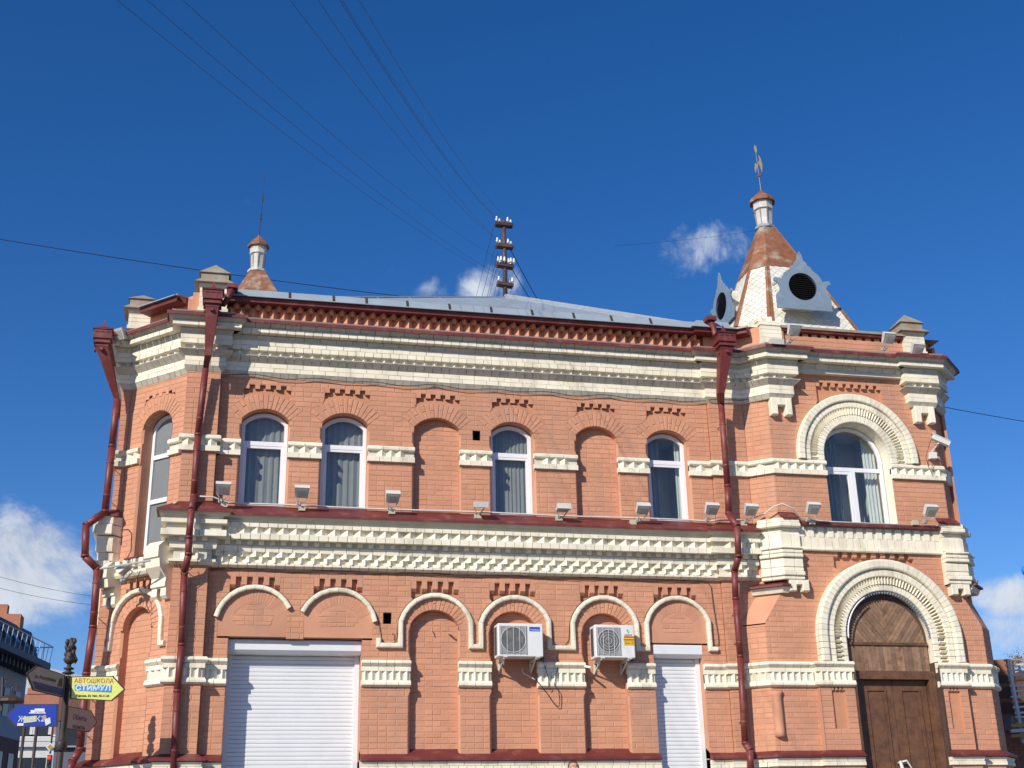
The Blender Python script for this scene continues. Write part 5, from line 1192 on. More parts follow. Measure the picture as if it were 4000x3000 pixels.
# ---- air conditioners
def aircon(x0,x1,z0,z1,yf,yb,lab,kind):
    t=empty('air_conditioner',lab,'air conditioner',((x0+x1)/2,yb,z0),'outdoor air conditioner units on brackets')
    w=x1-x0; h=z1-z0
    q=MB(); q.box(((x0+x1)/2,(yf+yb)/2,(z0+z1)/2),(w,yb-yf,h)); o=q.build('casing',ACW,t)
    bv=o.modifiers.new('b','BEVEL'); bv.width=.012; bv.segments=2
    q=MB(); q.box((x0-.002,(yf+yb)/2+.02,(z0+z1)/2),(.006,(yb-yf)*.5,h*.84)); q.build('side_fin',ACG,o)
    gx0=x0+.03*w; gx1=x0+.64*w; cx=x0+.335*w; cz=z0+h*.50; r=.265*w
    q=MB(); q.box(((gx0+gx1)/2,yf-.003,(z0+z1)/2),(gx1-gx0,.006,h*.84)); q.build('grille_plate',ACF,o)
    q=MB(); q.lathe([(r,0),(r,.003)],(0,0,0),32); q.v=[(cx+a,yf-.0065-c,cz+b) for a,b,c in q.v]; fd=q.build('fan_opening',ACG,o)
    for i in range(3):
        a=i*2.09; q=MB(); q.add([(cx+.03*math.cos(a),yf-.011,cz+.03*math.sin(a)),(cx+r*.85*math.cos(a-.35),yf-.012,cz+r*.85*math.sin(a-.35)),(cx+r*.9*math.cos(a+.35),yf-.010,cz+r*.9*math.sin(a+.35)),(cx+.03*math.cos(a+1),yf-.011,cz+.03*math.sin(a+1))],[(0,1,2,3)]); q.build('fan_blade',mat('fan_blade_grey',(.13,.13,.14),.5),fd)
    n=30
    q=MB()
    for i in range(n):
        z=z0+h*.09+h*.82*i/(n-1); q.box(((gx0+gx1)/2,yf-.014,z),(gx1-gx0,.002,.003))
    q.build('grille_wires',ACF,o,kind='stuff')
    for i in range(5):
        x=gx0+.02+(gx1-gx0-.04)*i/4; q=MB(); q.box((x,yf-.018,(z0+z1)/2),(.007,.005,h*.84)); q.build('guard_bar',WIREM,o)
    rings=[r*1.03] if kind==1 else [r*1.03,r*.8,r*.55,r*.28]
    for rr in rings:
        q=MB(); K=36; q.tube([(cx+rr*math.cos(6.2832*i/K),yf-.017,cz+rr*math.sin(6.2832*i/K)) for i in range(K+1)],.0035 if rr<r else .005,5,False); q.build('guard_ring',WIREM,o,smooth=True)
    UX=(1,0,0);UZ=(0,0,1)
    if kind==1:
        BLU=mat('badge_blue',(.01,.09,.42),.4); q=MB(); q.box((x0+.815*w,yf-.004,z1-h*.165),(.165,.004,.062)); lg=q.build('badge',BLU,o)
        textmesh('badge_lettering','TADIRAN',.032,(x0+.815*w,yf-.0075,z1-h*.195),UX,UZ,PVC,lg,.001,sx=1.1)
    else:
        GRN=mat('logo_green',(.10,.42,.20),.5); TXT=mat('logo_grey',(.10,.12,.13),.5); YEL=mat('sticker_yellow',(.85,.55,.03),.5); REDT=mat('sticker_red',(.60,.07,.02),.5)
        cx2=x0+.84*w
        q=MB()
        for sg in (1,-1): q.prism([(cx2+sg*a,yf-.002,z1-h*.19+sg*b) for a,b in ((-.018,.026),(.004,.026),(.010,.014),(-.006,.014),(-.010,-.010),(-.018,-.006))],(0,-.003,0))
        q.build('logo_mark',GRN,o); textmesh('brand_lettering','LESSAR',.040,(cx2,yf-.004,z1-h*.31),UX,UZ,TXT,o,.001)
        q=MB(); q.box((cx2+.01,yf-.004,z0+h*.52),(.165,.003,.135)); st=q.build('sticker',YEL,o)
        q=MB(); q.box((cx2+.01,yf-.0065,z0+h*.52+.055),(.165,.002,.022)); q.build('sticker_band',REDT,st)
        textmesh('sticker_lettering','Кондиционеры',.0245,(cx2+.01,yf-.008,z0+h*.52+.018),UX,UZ,TXT,st,.001,bold=.0005)
        textmesh('sticker_lettering','установка  обслуживание',.0135,(cx2+.01,yf-.008,z0+h*.52-.003),UX,UZ,TXT,st,.001)
        textmesh('sticker_number','53-01-52',.043,(cx2+.01,yf-.008,z0+h*.52-.040),UX,UZ,REDT,st,.001,sx=.92,bold=.001)
    for xb in (x0+.10,x1-.10):
        q=MB(); q.box((xb,(yf+.13)/2+.01,z0-.018),(.035,.13-yf-.02,.030)); q.box((xb,.11,z0-.10),(.035,.02,.19)); q.tube([(xb,.10,z0-.18),(xb,yf+.12,z0-.03)],.014,5); q.box((xb+.01,yf+.02,z0-.005),(.06,.05,.014)); q.build('bracket',LGREY,t)
    q=MB(); q.tube([(x1-.02,yb,z0+.12),(x1+.04,yb+.02,z0+.10),(x1+.045,yb+.04,z0-.0)],.018,6); q.build('pipe_connection',CBLK,t)
    return t
aircon(4.02,4.715,4.35,4.845,-.33,-.05,'white air conditioner with a blue badge, left of the two units','1' and 1)
aircon(5.535,6.165,4.35,4.85,-.33,-.05,'white air conditioner with a yellow sticker, right of the two units',2)
q=MB(); q.tube([(5.36,.10,4.30),(5.50,-.18,4.22)],.018,6); q.build('drain_hose',PVC,None,label='short white plastic pipe sticking out below the right air conditioner',category='pipe')
q=MB(); q.tube([(4.48,.10,4.23),(4.49,.05,4.15),(4.66,-.02,4.05)],.009,6); q.build('drain_hose',LGREY,None,label='thin grey hose hanging below the left air conditioner',category='hose')
# ---- security camera on the right of the tower
a,b_=onY(3640,1706,-.55),onY(3708,1736,-.62)
t=empty('security_camera','grey tube security camera on the right edge of the tower above the white band','camera',onY(3640,1780,-.38))
d=(b_-a); M=d.to_track_quat('X','Z').to_matrix(); q=MB(); q.box((a+b_)/2,(d.length,.10,.085),M); q.box((a+b_)/2+Vector((0,0,.05)),(d.length*1.04,.12,.012),M); q.build('housing',LGREY,t)
q=MB(); q.tube([(a+b_)/2-Vector((.05,0,.05)),onY(3660,1740,-.5),onY(3640,1765,-.38)],.016,6); q.build('arm',LGREY,t)
q=MB(); p=onY(3643,1780,-.42); q.box(p,(.12,.08,.11)); q.build('connection_box',ACW,t)
q=MB(); q.tube([a,onY(3628,1745,-.45),onY(3616,1785,-.42),onY(3626,1820,-.44),onY(3640,1850,-.45)],.006,5); q.tube([onY(3645,1795,-.45),onY(3640,1830,-.45),onY(3655,1850,-.45)],.006,5); q.build('camera_cable',CABLE,t)
# ---- roof mast with crossarms, insulators and wires
base=AP.copy(); top=onY(1966,862,5.0)
mx=5.45
t=empty('roof_mast','brown pole with four crossarms of white insulators on the top of the grey roof','mast',base)
q=MB(); q.tube([base-Vector((0,0,.1)),(mx,5.0,top.z)],[.052,.042],10); q.build('pole',MASTM,t,smooth=True)
INS=[]
for i,(px,py) in enumerate(((1966,879),(1969,963),(1973,1039),(1974,1113))):
    z=onY(px,py,5.0).z; L=.40 if i<3 else .36; tw=[0,.06,.18,.15][i]
    q=MB(); Rm=Matrix.Rotation(tw,3,'Z')
    for dy in (-.055,.055): q.box(Vector((mx,5+dy,z))+Rm@Vector((0,0,0)),(L,.035,.07),Rm)
    q.box((mx,5,z-.045),(L*.9,.10,.012),Rm)
    arm=q.build('crossarm',MASTM if i else IRON,t)
    xs=[(-.17,-.05),(-.085,.05),(.075,-.05),(.165,.05)] 
    if i==2: xs+=[(-.12,-.09),(-.04,-.09),(.11,-.09),(.18,-.09)]
    if i==3: xs=[(-.15,-.03),(.11,.04),(.15,-.05)]
    for dx,dy in xs:
        c=Vector((mx,5,z))+Rm@Vector((dx,dy,.035)); q=MB(); q.lathe([(.010,0),(.010,.03),(.028,.032),(.030,.07),(.022,.085),(.024,.115),(.016,.135),(.005,.14)],c,9); q.build('insulator',CERAM,arm,smooth=True); INS.append((i,c+Vector((0,0,.09))))
def wire(p0,p1,sag,r,lab,n=24,grp=None,m=CBLK):
    q=MB(); pts=[p0.lerp(p1,i/n)-Vector((0,0,sag*4*(i/n)*(1-i/n))) for i in range(n+1)]; q.tube(pts,r,5)
    k=dict(label=lab,category='wire'); 
    if grp: k['group']=grp
    return q.build('overhead_wire',m,None,**k)
def ins(i,k): return [c for a,c in INS if a==i][k]
WM=mat('wire_dark',(.03,.045,.09),.6,.05)
tops=[(385,ins(3,0)),(505,ins(3,1)),(650,ins(2,0)),(1088,ins(1,0)),(1204,ins(1,1)),(1290,ins(0,0)),(1300,ins(0,1)),(1368,ins(0,2))]
names=['lowest and leftmost','second from the left','third from the left','fourth from the left','fifth from the left','sixth from the left','seventh from the left, close to the sixth','rightmost']
for (px,pt),nm in zip(tops,names):
    e=onY(px,-60,-9.5); wire(pt,e,.22,0.0026 if px!=1290 else .0034,'dark overhead wire from the roof mast, '+nm,grp='overhead wires fanning out from the roof mast',m=WM)
for j,((ax,ay),(bx,by),yy) in enumerate((((1927,890),(1858,1168),8),((1931,975),(1880,1168),8),((1945,985),(1901,1168),8),((1940,1050),(1908,1168),8),((1953,1055),(1926,1168),8),((1950,1128),(1941,1168),7),((2000,1120),(1987,1168),7))):
    wire(onY(ax,ay,5.05),onY(bx,by,yy),0,.004,'thin wire from the mast down behind the roof, %s from the left'%['leftmost','second','third','fourth','fifth','sixth','rightmost'][j],2,'thin wires from the mast down behind the roof',WM)
wire(onY(1991,969,5.0),onY(2106,1182,6.5),.02,.009,'dark stay wire running down right from the second crossarm',6,m=WM); wire(onY(1997,1045,5.0),onY(2078,1178,6.5),.02,.009,'dark stay wire running down right from the third crossarm',6,m=WM)
wire(onY(-40,928,12),onY(1640,1166,12),.08,.011,'black cable crossing the sky from the left edge to behind the roof',30); wire(onY(3560,1565,12),onY(4060,1656,12),.02,.011,'black cable crossing the sky to the right of the tower',10)
wire(onY(2400,960,9),onY(2985,896,9),.05,.004,'very thin wire left of the turret neck across the small cloud',10,m=WM)
wire(onY(-30,2245,14),onY(370,2330,14),.05,.005,'very thin upper wire across the cloud at the left edge',8,m=WM); wire(onY(-30,2290,14),onY(360,2362,14),.05,.005,'very thin lower wire across the cloud at the left edge',8,m=WM)
# ---- signpost
SY=-.95
pt=onY(268,2620,SY); pbot=Vector((pt.x,SY,1.13)); sx_=pt.x
t=empty('signpost','dark cast-iron signpost with a flame finial and four direction signs by the left corner','signpost',pbot)
q=MB(); z0=1.13; zt2=onY(262,2640,SY).z; q.lathe([(.10,0),(.10,.10),(.07,.16),(.055,.6),(.045,.62),(.040,zt2-z0)],(sx_,SY,z0),12); q.build('pole',IRON,t,smooth=True)
zc=onY(236,2915,SY).z; q=MB(); q.lathe([(.045,-.06),(.075,-.05),(.06,-.02),(.085,0),(.06,.03),(.07,.05),(.045,.07)],(sx_,SY,zc),12); q.build('collar',IRON,t,smooth=True)
z1=onY(268,2618,SY).z; q=MB(); q.lathe([(.03,-.06),(.075,-.045),(.08,-.03),(.04,-.015),(.03,0),(.065,.012),(.07,.028),(.03,.045),(.025,.08)],(sx_,SY,z1),12); q.build('bead',IRON,t,smooth=True)
z2=z1+.07
fin=MB(); fin.lathe([(.02,0),(.06,.03),(.085,.07),(.06,.11),(.05,.20),(.045,.30),(.02,.36)],(sx_,SY,z2),10)
for i in range(14):
    a=i*2.4; rr=.055+.02*(i%3==0); zz=z2+.06+i*.019; fin.lathe([(.004,-.045),(.026,-.01),(.030,.015),(.012,.05)],(sx_+rr*math.cos(a)*(1-.02*i),SY+rr*math.sin(a)*(1-.02*i),zz),6)
fin.build('finial',IRON,t,smooth=True)
def board(pts,n,m,name,fm=IRON,th=.012):
    q=MB(); n=Vector(n).normalized(); q.prism(pts,n*-.02); o=q.build(name,fm,t)
    c=sum((Vector(p) for p in pts),Vector())/len(pts); q=MB(); q.prism([c+(Vector(p)-c)*.93+n*.003 for p in pts],n*-.004); q.build('sign_face',m,o); return o,c
YELS=mat('sign_yellow',(.76,.80,.20),.45,.03); BLUS=mat('sign_blue',(.012,.05,.42),.4,.05); BEI=mat('sign_beige',(.42,.33,.26),.6,.05); REDL=mat('sign_orange_red',(.62,.13,.05),.5); CYB=mat('sign_light_blue',(.03,.30,.72),.4,.05); DKT=mat('sign_dark_text',(.04,.05,.05),.6); NAVY=mat('sign_navy',(.03,.05,.14),.6); PUR=mat('sign_violet_text',(.20,.09,.20),.6); BRN=mat('sign_brown',(.13,.05,.03),.6)
cc=lambda x,y,Y=SY-.06:onY(x*.452,2250+y*.452,Y)
o,c=board([cc(608,868),cc(978,864),cc(1085,980),cc(970,1080),cc(600,1062)],(0,-1,0),YELS,'yellow_sign')
X=(1,0,0);Z=(0,0,1)
yy=SY-.066
def at(x,y,Y=SY-.066): return cc(x,y,Y)
textmesh('sign_lettering','АВТОШКОЛА',.083,at(812,908),X,Z,REDL,o,.001,sx=.93)
q=MB(); q.prism([at(645,938),at(965,942),at(962,1005),at(645,988)],(0,-.002,0)); bo=q.build('blue_panel',CYB,o); textmesh('sign_lettering','СТИМУЛ',.092,at(805,970,SY-.070),X,Z,PVC,bo,.001,sx=1.12,bold=.003)
textmesh('sign_lettering','Кирова, 24, тел.: 45-11-24',.040,at(800,1036),X,Z,DKT,o,.001,sx=.92,bold=.001)
o,c=board([cc(505,1105),cc(500,1303),cc(132,1303),cc(50,1203),cc(150,1108)],(0,-1,0),BLUS,'blue_sign')
q=MB()
for a,b_,c_,d_ in ((300,1145,385,1172),(265,1158,300,1180),(250,1180,395,1188)): q.prism([at(a,b_),at(c_,b_),at(c_,d_),at(a,d_)],(0,-.002,0))
for i in range(6): q.prism([at(305+15*i,1170),at(312+15*i,1170),at(312+15*i,1190),at(305+15*i,1190)],(0,-.002,0))
q.build('pictogram',PVC,o)
textmesh('sign_lettering','Ж',.10,at(188,1238),X,Z,PVC,o,.001); textmesh('sign_lettering','К2',.10,at(345,1236),X,Z,PVC,o,.001)
q=MB(); q.prism([at(203,1218,SY-.069),at(318,1207,SY-.069),at(318,1258,SY-.069),at(203,1272,SY-.069)],(0,-.002,0)); so_=q.build('sticker',mat('sticker_pale',(.55,.58,.50),.6,.25,40),o); textmesh('sticker_lettering','такси',.06,at(260,1228,SY-.072),X,Z,YELS,so_,.001)
q=MB(); q.prism([at(358,1210,SY-.069),at(395,1200,SY-.069),at(405,1235,SY-.069),at(372,1245,SY-.069)],(0,-.002,0)); q.build('sticker',mat('sticker_tan',(.45,.36,.22),.6,.3,40),o)
q=MB(); q.prism([at(385,1240,SY-.072),at(432,1222,SY-.072),at(440,1270,SY-.072),at(395,1295,SY-.072)],(0,-.002,0)); q.build('sticker',mat('sticker_white',(.7,.72,.74),.6,.25,50),o)
q=MB(); q.prism([at(150,1272),at(203,1272),at(203,1294),at(150,1294)],(0,-.002,0)); q.build('sticker',PVC,o)
# two beige signs in the cross direction
bu=Vector((.46,.888,0)).normalized(); bn=Vector((bu.y,-bu.x,0)); pc=Vector((sx_,SY,0))
def bz(y,x=560): return onY(x*.452,2250+y*.452,SY).z
za,zb=bz(860,555),bz(1055,545)
def bpnt(s,z,o=.0): return pc+bu*s+bn*o+Vector((0,0,z))
o,c=board([bpnt(-.06,za),bpnt(-.06,zb),bpnt(-.72,zb+.02),bpnt(-.90,(za+zb)/2+.06),bpnt(-.70,za+.04)],bn,BEI,'beige_sign')
q=MB(); q.prism([bpnt(-.09,zb+.02,.005),bpnt(-.69,zb+.04,.005),bpnt(-.77,zb+.13,.005),bpnt(-.09,zb+.11,.005)],bn*.002); q.build('navy_stripe',NAVY,o)
q=MB(); q.prism([bpnt(-.12,zb+.13,.005),bpnt(-.22,zb+.13,.005),bpnt(-.19,za-.06,.005),bpnt(-.13,za-.06,.005)],bn*.002); q.build('bottle_picture',BRN,o)
textmesh('sign_lettering','ул. Республики',.062,bpnt(-.50,za-.10,.006),bu,Z,DKT,o,.001); textmesh('sign_lettering','Аптека 24',.062,bpnt(-.50,za-.24,.006),bu,Z,NAVY,o,.001)
za,zb=bz(1118,575),bz(1315,560)
o,c=board([bpnt(.06,za),bpnt(.62,za+.0),bpnt(.80,(za+zb)/2),bpnt(.62,zb),bpnt(.06,zb)],bn,BEI,'beige_sign')
textmesh('sign_lettering','Обмен',.10,bpnt(.36,za-.13,.006),bu,Z,PUR,o,.001); textmesh('sign_lettering','валюты',.08,bpnt(.36,za-.25,.006),bu,Z,BRN,o,.001); textmesh('sign_lettering','банк',.09,bpnt(.36,za-.37,.006),bu,Z,BRN,o,.001)
# ---- background on the left
def bld(name,label,loc): return empty(name,label,'building',loc)
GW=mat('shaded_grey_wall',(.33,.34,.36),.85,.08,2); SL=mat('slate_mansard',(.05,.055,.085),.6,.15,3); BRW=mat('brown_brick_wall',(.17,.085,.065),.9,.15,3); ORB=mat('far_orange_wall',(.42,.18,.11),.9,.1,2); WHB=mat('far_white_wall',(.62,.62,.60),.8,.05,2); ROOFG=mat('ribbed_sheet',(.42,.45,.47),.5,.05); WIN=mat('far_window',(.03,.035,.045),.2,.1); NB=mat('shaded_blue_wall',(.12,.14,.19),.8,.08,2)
YB=100
ze=onY(108,2617,YB).z; pa=onY(108,2617,YB); pb=onZ(-60,2547,ze)
dd=(pb-pa); dd.z=0; L=dd.length; dd.normalize(); nn=Vector((-dd.y,dd.x,0)); 
if nn.dot(CAM-pa)<0: nn=-nn
L=max(L,40)
t=bld('mansard_building','dark slate-roofed building with a railed balcony at the left edge of the picture',(pa.x,pa.y,1))
def Q(s,o,z): return Vector((pa.x,pa.y,0))+dd*s+nn*o+Vector((0,0,z))
zm=ze-6.0
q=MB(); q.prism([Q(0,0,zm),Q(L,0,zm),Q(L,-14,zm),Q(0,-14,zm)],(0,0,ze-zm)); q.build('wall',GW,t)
q=MB(); q.prism([Q(0,0,-3),Q(L,0,-3),Q(L,-14,-3),Q(0,-14,-3)],(0,0,zm+3)); q.build('lower_wall',BRW,t)
for i in range(int(L/2.6)):
    sx0=1.2+i*2.6
    for z0_,z1_ in ((zm+1.6,zm+3.9),(zm-3.2,zm-1.2),(zm-6.6,zm-4.6)):
        q=MB(); q.prism([Q(sx0,.06,z0_),Q(sx0+1.2,.06,z0_),Q(sx0+1.2,.06,z1_),Q(sx0,.06,z1_)],nn*-.05); q.build('window',WIN,t)
for i in range(int(L/.9)):
    sx0=.3+i*.9; q=MB(); q.prism([Q(sx0,1.2,ze-.6),Q(sx0+.25,1.2,ze-.6),Q(sx0+.25,1.2,ze),Q(sx0,1.2,ze)],nn*-1.2); q.build('eave_block',SL,t)
q=MB(); q.prism([Q(.1,2.0,ze),Q(L,2.0,ze),Q(L,-14,ze),Q(.1,-14,ze)],(0,0,.5)); q.build('balcony_slab',SL,t)
ztop=onY(125,2480,YB).z
q=MB(); q.add([Q(1.1,1.3,ze+.5),Q(L,1.3,ze+.5),Q(L,-14,ze+.5),Q(1.1,-14,ze+.5),Q(1.2,.4,ztop),Q(L,.4,ztop),Q(L,-13,ztop),Q(1.2,-13,ztop)],[(0,1,5,4),(1,2,6,5),(2,3,7,6),(3,0,4,7),(4,5,6,7)]); mr_=q.build('mansard_roof',SL,t)
for i in range(int(L/2.8)):
    sx0=1.9+i*2.2; q=MB(); q.prism([Q(sx0,1.3,ze+1.3),Q(sx0+.8,1.3,ze+1.3),Q(sx0+.8,.75,ztop-.9),Q(sx0,.75,ztop-.9)],nn*.08); q.build('roof_window',WIN,mr_)
q=MB(); pc_=onY(35,2470,YB-4); p2_=onY(30,2405,YB-4); p3_=onY(10,2364,YB-4); q.box((pc_.x,YB-4,(pc_.z+p2_.z)/2-1),(1.9,1.9,p2_.z-pc_.z+2)); q.box((p3_.x,YB-4,(p2_.z+p3_.z)/2),(1.0,1.0,p3_.z-p2_.z)); q.build('chimney',ORB,mr_)
for i in range(int(L/1.1)+1):
    sx0=.2+i*1.1; q=MB(); q.tube([Q(sx0,1.9,ze+.5),Q(sx0+.1,2.1,ze+1.9)],.035,4); q.build('railing_bar',LGREY,t)
q=MB(); q.tube([Q(.2,2.1,ze+1.9),Q(L,2.1,ze+1.9)],.05,5); q.tube([Q(.2,-5,ze+1.9),Q(.2,2.1,ze+1.9)],.05,5); q.build('handrail',LGREY,t)
for i in range(6): q=MB(); q.tube([Q(.2,1.3-i*.9,ze+.5),Q(.15,1.3-i*.9,ze+1.9)],.035,4); q.build('railing_bar',LGREY,t)
# far brick building across the street
Y2=150
g2=lambda x,y,Y=Y2:onY(x*.3617,2400+y*.3617,Y)
A=g2(200,1650);B=g2(640,900); 
t=bld('brick_house','distant orange brick house with a white ground floor beyond the signpost',(g2(420,1650).x,Y2,0))
x0,x1=g2(-200,1400).x,g2(632,1200).x; zw=g2(400,1375).z; zr2=g2(400,860).z
q=MB(); q.prism([(x0,Y2,zw),(x1,Y2,zw),(x1,Y2,zr2),(x0,Y2,zr2)],(0,10,0)); q.build('upper_wall',ORB,t)
q=MB(); q.prism([(x0,Y2-.15,-2),(x1,Y2-.15,-2),(x1,Y2-.15,zw),(x0,Y2-.15,zw)],(0,10,0)); q.build('ground_floor_wall',WHB,t)
q=MB(); q.prism([(x0,Y2-.7,zw),(x1,Y2-.7,zw),(x1,Y2-.7,zw+.5),(x0,Y2-.7,zw+.5)],(0,.8,0)); q.build('cornice',WHB,t)
n=30
for i in range(n):
    x=x0+(x1-x0)*(i+.2)/n; q=MB(); q.box((x+.1,Y2-.45,zw-.35),(.28,.4,.6)); q.build('dentil',WHB,t)
for i in range(4):
    x=x0+(x1-x0)*(i+.15)/4
    q=MB(); q.box((x,Y2-.05,(zw+zr2)/2-.8),(2.2,.3,3.2)); f=q.build('window',WHB,t); q=MB(); q.box((x,Y2-.24,(zw+zr2)/2-.8),(1.3,.1,2.7)); q.build('pane',WIN,f)
    q=MB(); q.box((x+.4,Y2-.2,zw-4.2),(1.7,.3,4.6)); q.build('shop_window',WIN,t)
zb2=g2(400,1310).z; q=MB(); q.prism([(x0,Y2-.2,zb2-.08),(x1,Y2-.2,zb2-.08),(x1,Y2-.2,zb2+.12),(x0,Y2-.2,zb2+.12)],(0,.3,0)); q.build('white_band',WHB,t)
ga,gb=g2(300,800),g2(470,730); q=MB(); q.prism([(ga.x,Y2-.1,zr2),(x1,Y2-.1,zr2),(x1,Y2-.1,gb.z+.3),(gb.x,Y2-.1,gb.z),(ga.x,Y2-.1,ga.z)],(0,1,0)); q.build('gable',ORB,t)
zrt=g2(330,620).z; q=MB()
q.add([(g2(150,700).x,Y2+2,zr2),(x1+1,Y2+2,zr2),(x1+1,Y2+16,zrt+1.5),(g2(150,700).x,Y2+16,zrt+3.0)],[(0,1,2,3)]); rr_=q.build('roof',ROOFG,t)
for i in range(34):
    u=i/33; xa=g2(150,700).x*(1-u)+(x1+1)*u; q=MB(); q.tube([(xa,Y2+1.9,zr2+.05),(xa,Y2+15.9,zrt+3.05-1.5*u)],.12,4); q.build('rib',WHB,rr_)
# shaded block right of it
Y3=120
g3=lambda x,y:onY(x*.3617,2400+y*.3617,Y3)
t=bld('shaded_house','distant house in blue shade between the signpost and the red drainpipe',(g3(760,1600).x,Y3,0))
x0,x1=g3(600,1300).x,g3(900,1300).x; zt3=g3(700,905).z
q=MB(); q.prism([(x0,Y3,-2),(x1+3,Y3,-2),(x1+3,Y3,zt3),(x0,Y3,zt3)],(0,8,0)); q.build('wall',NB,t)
q=MB(); q.prism([(x0,Y3-.1,g3(700,1150).z),(x1+3,Y3-.1,g3(700,1150).z),(x1+3,Y3-.1,zt3+.2),(x0,Y3-.1,zt3+.2)],(0,1,0)); q.build('dark_storey',BRW,t)
for i in range(4):
    x=x0+1.6+i*2.6; q=MB(); q.box((x,Y3-.05,g3(700,1330).z),(1.3,.1,2.4)); q.build('window',WIN,t)
q=MB(); q.box(((x0+x1)/2+1,Y3-.3,g3(700,1320).z-1.0),(x1-x0+3,.4,.15)); q.build('band',GW,t)
# street poles and traffic light
YT=55
gt=lambda x,y:onY(x*.3617,2400+y*.3617,YT)
for xa,lab in ((262,'left of the two'),(395,'right of the two')):
    p=gt(xa,1230); q=MB(); q.tube([(p.x,YT,0),(p.x,YT,p.z+.6)],.085,7); q.build('street_pole',IRON,None,smooth=True,label='thin dark street pole under the blue sign, '+lab,category='pole',group='dark street poles in the distance')
p=gt(537,1550); t=empty('traffic_light','traffic light showing red, on a dark pole beyond the signpost','traffic light',(p.x,YT,.9))
q=MB(); q.tube([(p.x,YT,.9),(p.x,YT,gt(537,1240).z)],.05,7); q.build('pole',IRON,t)
q=MB(); q.box((p.x,YT-.08,p.z-.28),(.30,.10,.95)); bk=q.build('backboard',PVC,t); q=MB(); q.box((p.x,YT-.16,p.z-.28),(.22,.12,.85)); hd=q.build('head',BLACK,t)
RL=bpy.data.materials.new('red_signal'); RL.use_nodes=True; RL.node_tree.nodes['Principled BSDF'].inputs['Base Color'].default_value=(.8,.02,.01,1); RL.node_tree.nodes['Principled BSDF'].inputs['Emission Color'].default_value=(1,.03,.01,1); RL.node_tree.nodes['Principled BSDF'].inputs['Emission Strength'].default_value=1.6
for i,m_ in enumerate((RL,BLACK,BLACK)):
    q=MB(); q.lathe([(.095,0),(.06,.03),(.005,.04)],(0,0,0),14); q.v=[(p.x+a,YT-.225-c,p.z-i*.27+b) for a,b,c in q.v]; q.build('lens',m_,hd,smooth=True)
q=MB(); pp=gt(545,1435); q.lathe([(.22,0),(.22,.02)],(0,0,0),4); q.v=[(pp.x+a,YT-.12-c,pp.z+b) for a,b,c in q.v]; rs=q.build('road_sign',PVC,t); q=MB(); q.lathe([(.16,0),(.16,.02)],(0,0,0),4); q.v=[(pp.x+a,YT-.15-c,pp.z+b) for a,b,c in q.v]; q.build('sign_centre',mat('ochre',(.45,.30,.04),.5),rs)
# wrought scroll lamp on the left
YL=9
gl=lambda x,y:onY(x*.3617,2400+y*.3617,YL)
t=empty('wall_lantern','wrought iron scroll bracket with a dark lantern at the left edge','lantern',gl(20,900))
q=MB(); c=gl(105,760)
def sc(cx,cy,r0,r1,a0,a1,n=20): return [gl(cx+(r0+(r1-r0)*i/n)*math.cos(a0+(a1-a0)*i/n),cy-(r0+(r1-r0)*i/n)*math.sin(a0+(a1-a0)*i/n)) for i in range(n+1)]
q.tube([gl(30,680),gl(15,1040)],.03,6); q.tube(sc(105,770,95,70,3.3,-1.2),.014,5); q.tube(sc(150,800,55,15,2.6,-4.5),.014,5); q.tube(sc(75,720,45,12,3.2,-3.6),.012,5); q.build('scroll',IRON,t)
q=MB(); c=gl(110,930); q.lathe([(.02,.14),(.10,.10),(.26,.02),(.28,-.03),(.20,-.05)],c,12); q.build('lantern_shade',IRON,t)
# ---- background on the right: half-built timber roof and brick shed
YR=7.
gr=lambda x,y,Y=YR:onY(3700+x*.5425,2100+y*.5425,Y)
t=bld('half_built_shed','half-built shed with white roof battens and brown planks beyond the right corner',(gr(480,1600).x,YR,0))
WB=mat('white_batten',(.60,.60,.58),.7,.12,5); PLK=mat('brown_plank',(.12,.06,.045),.8,.2,6,dirt=(.25,.11,.05),dirtamt=.6,dscale=4); PLO=mat('orange_plank',(.48,.25,.08),.8,.2,6); SHB=mat('shed_brick',(.28,.12,.075),.9,.15,6)
q=MB(); q.tube([gr(435,875),gr(520,1330)],.055,5); q.build('rafter',WB,t); q=MB(); q.tube([gr(520,1330),gr(548,1480)],.05,5); q.build('rafter',WB,t)
q=MB(); q.tube([gr(640,860),gr(760,1400)],.05,5); q.build('rafter',WB,t)
for i in range(13):
    y=880+i*38; a=gr(420+i*6+random.uniform(-12,8),y+random.uniform(-4,4)); b2=gr(700,y-14+random.uniform(-5,5)); q=MB(); d=b2-a; q.tube([a,b2],.028,4); q.build('batten',WB if i%4 else PLO,t)
for i in range(16):
    y=900+i*28; a=gr(280,y+random.uniform(-5,5),YR+1.6); b2=gr(470+i*4,y-12+random.uniform(-6,6),YR+1.0); q=MB(); q.tube([a,b2],.07,4); q.build('plank',[PLK,PLK,mat('rust_plank',(.30,.12,.06),.8,.2,6),PLK][i%4] if i>3 else mat('rust_plank',(.30,.12,.06)),t)
q=MB(); a=gr(300,1030,YR+2.2); b2=gr(800,880,YR+2.2); c2=gr(800,1400,YR+2.2); d2_=gr(300,1400,YR+2.2); q.prism([a,b2,c2,d2_],(0,.1,0)); q.build('back_boards',PLK,t)
for i in range(3): q=MB(); q.tube([gr(455,1355+i*38,YR-.3),gr(700,1345+i*34,YR-.3)],.05,4); q.build('beam',PLO if i!=1 else WB,t)
q=MB(); a=gr(385,1330,YR+.4); q.prism([(a.x,YR+.4,0),(a.x+6,YR+.4,0),(a.x+6,YR+.4,a.z-.35),(a.x,YR+.4,a.z-.1)],(0,2,0)); sw=q.build('shed_wall',SHB,t)
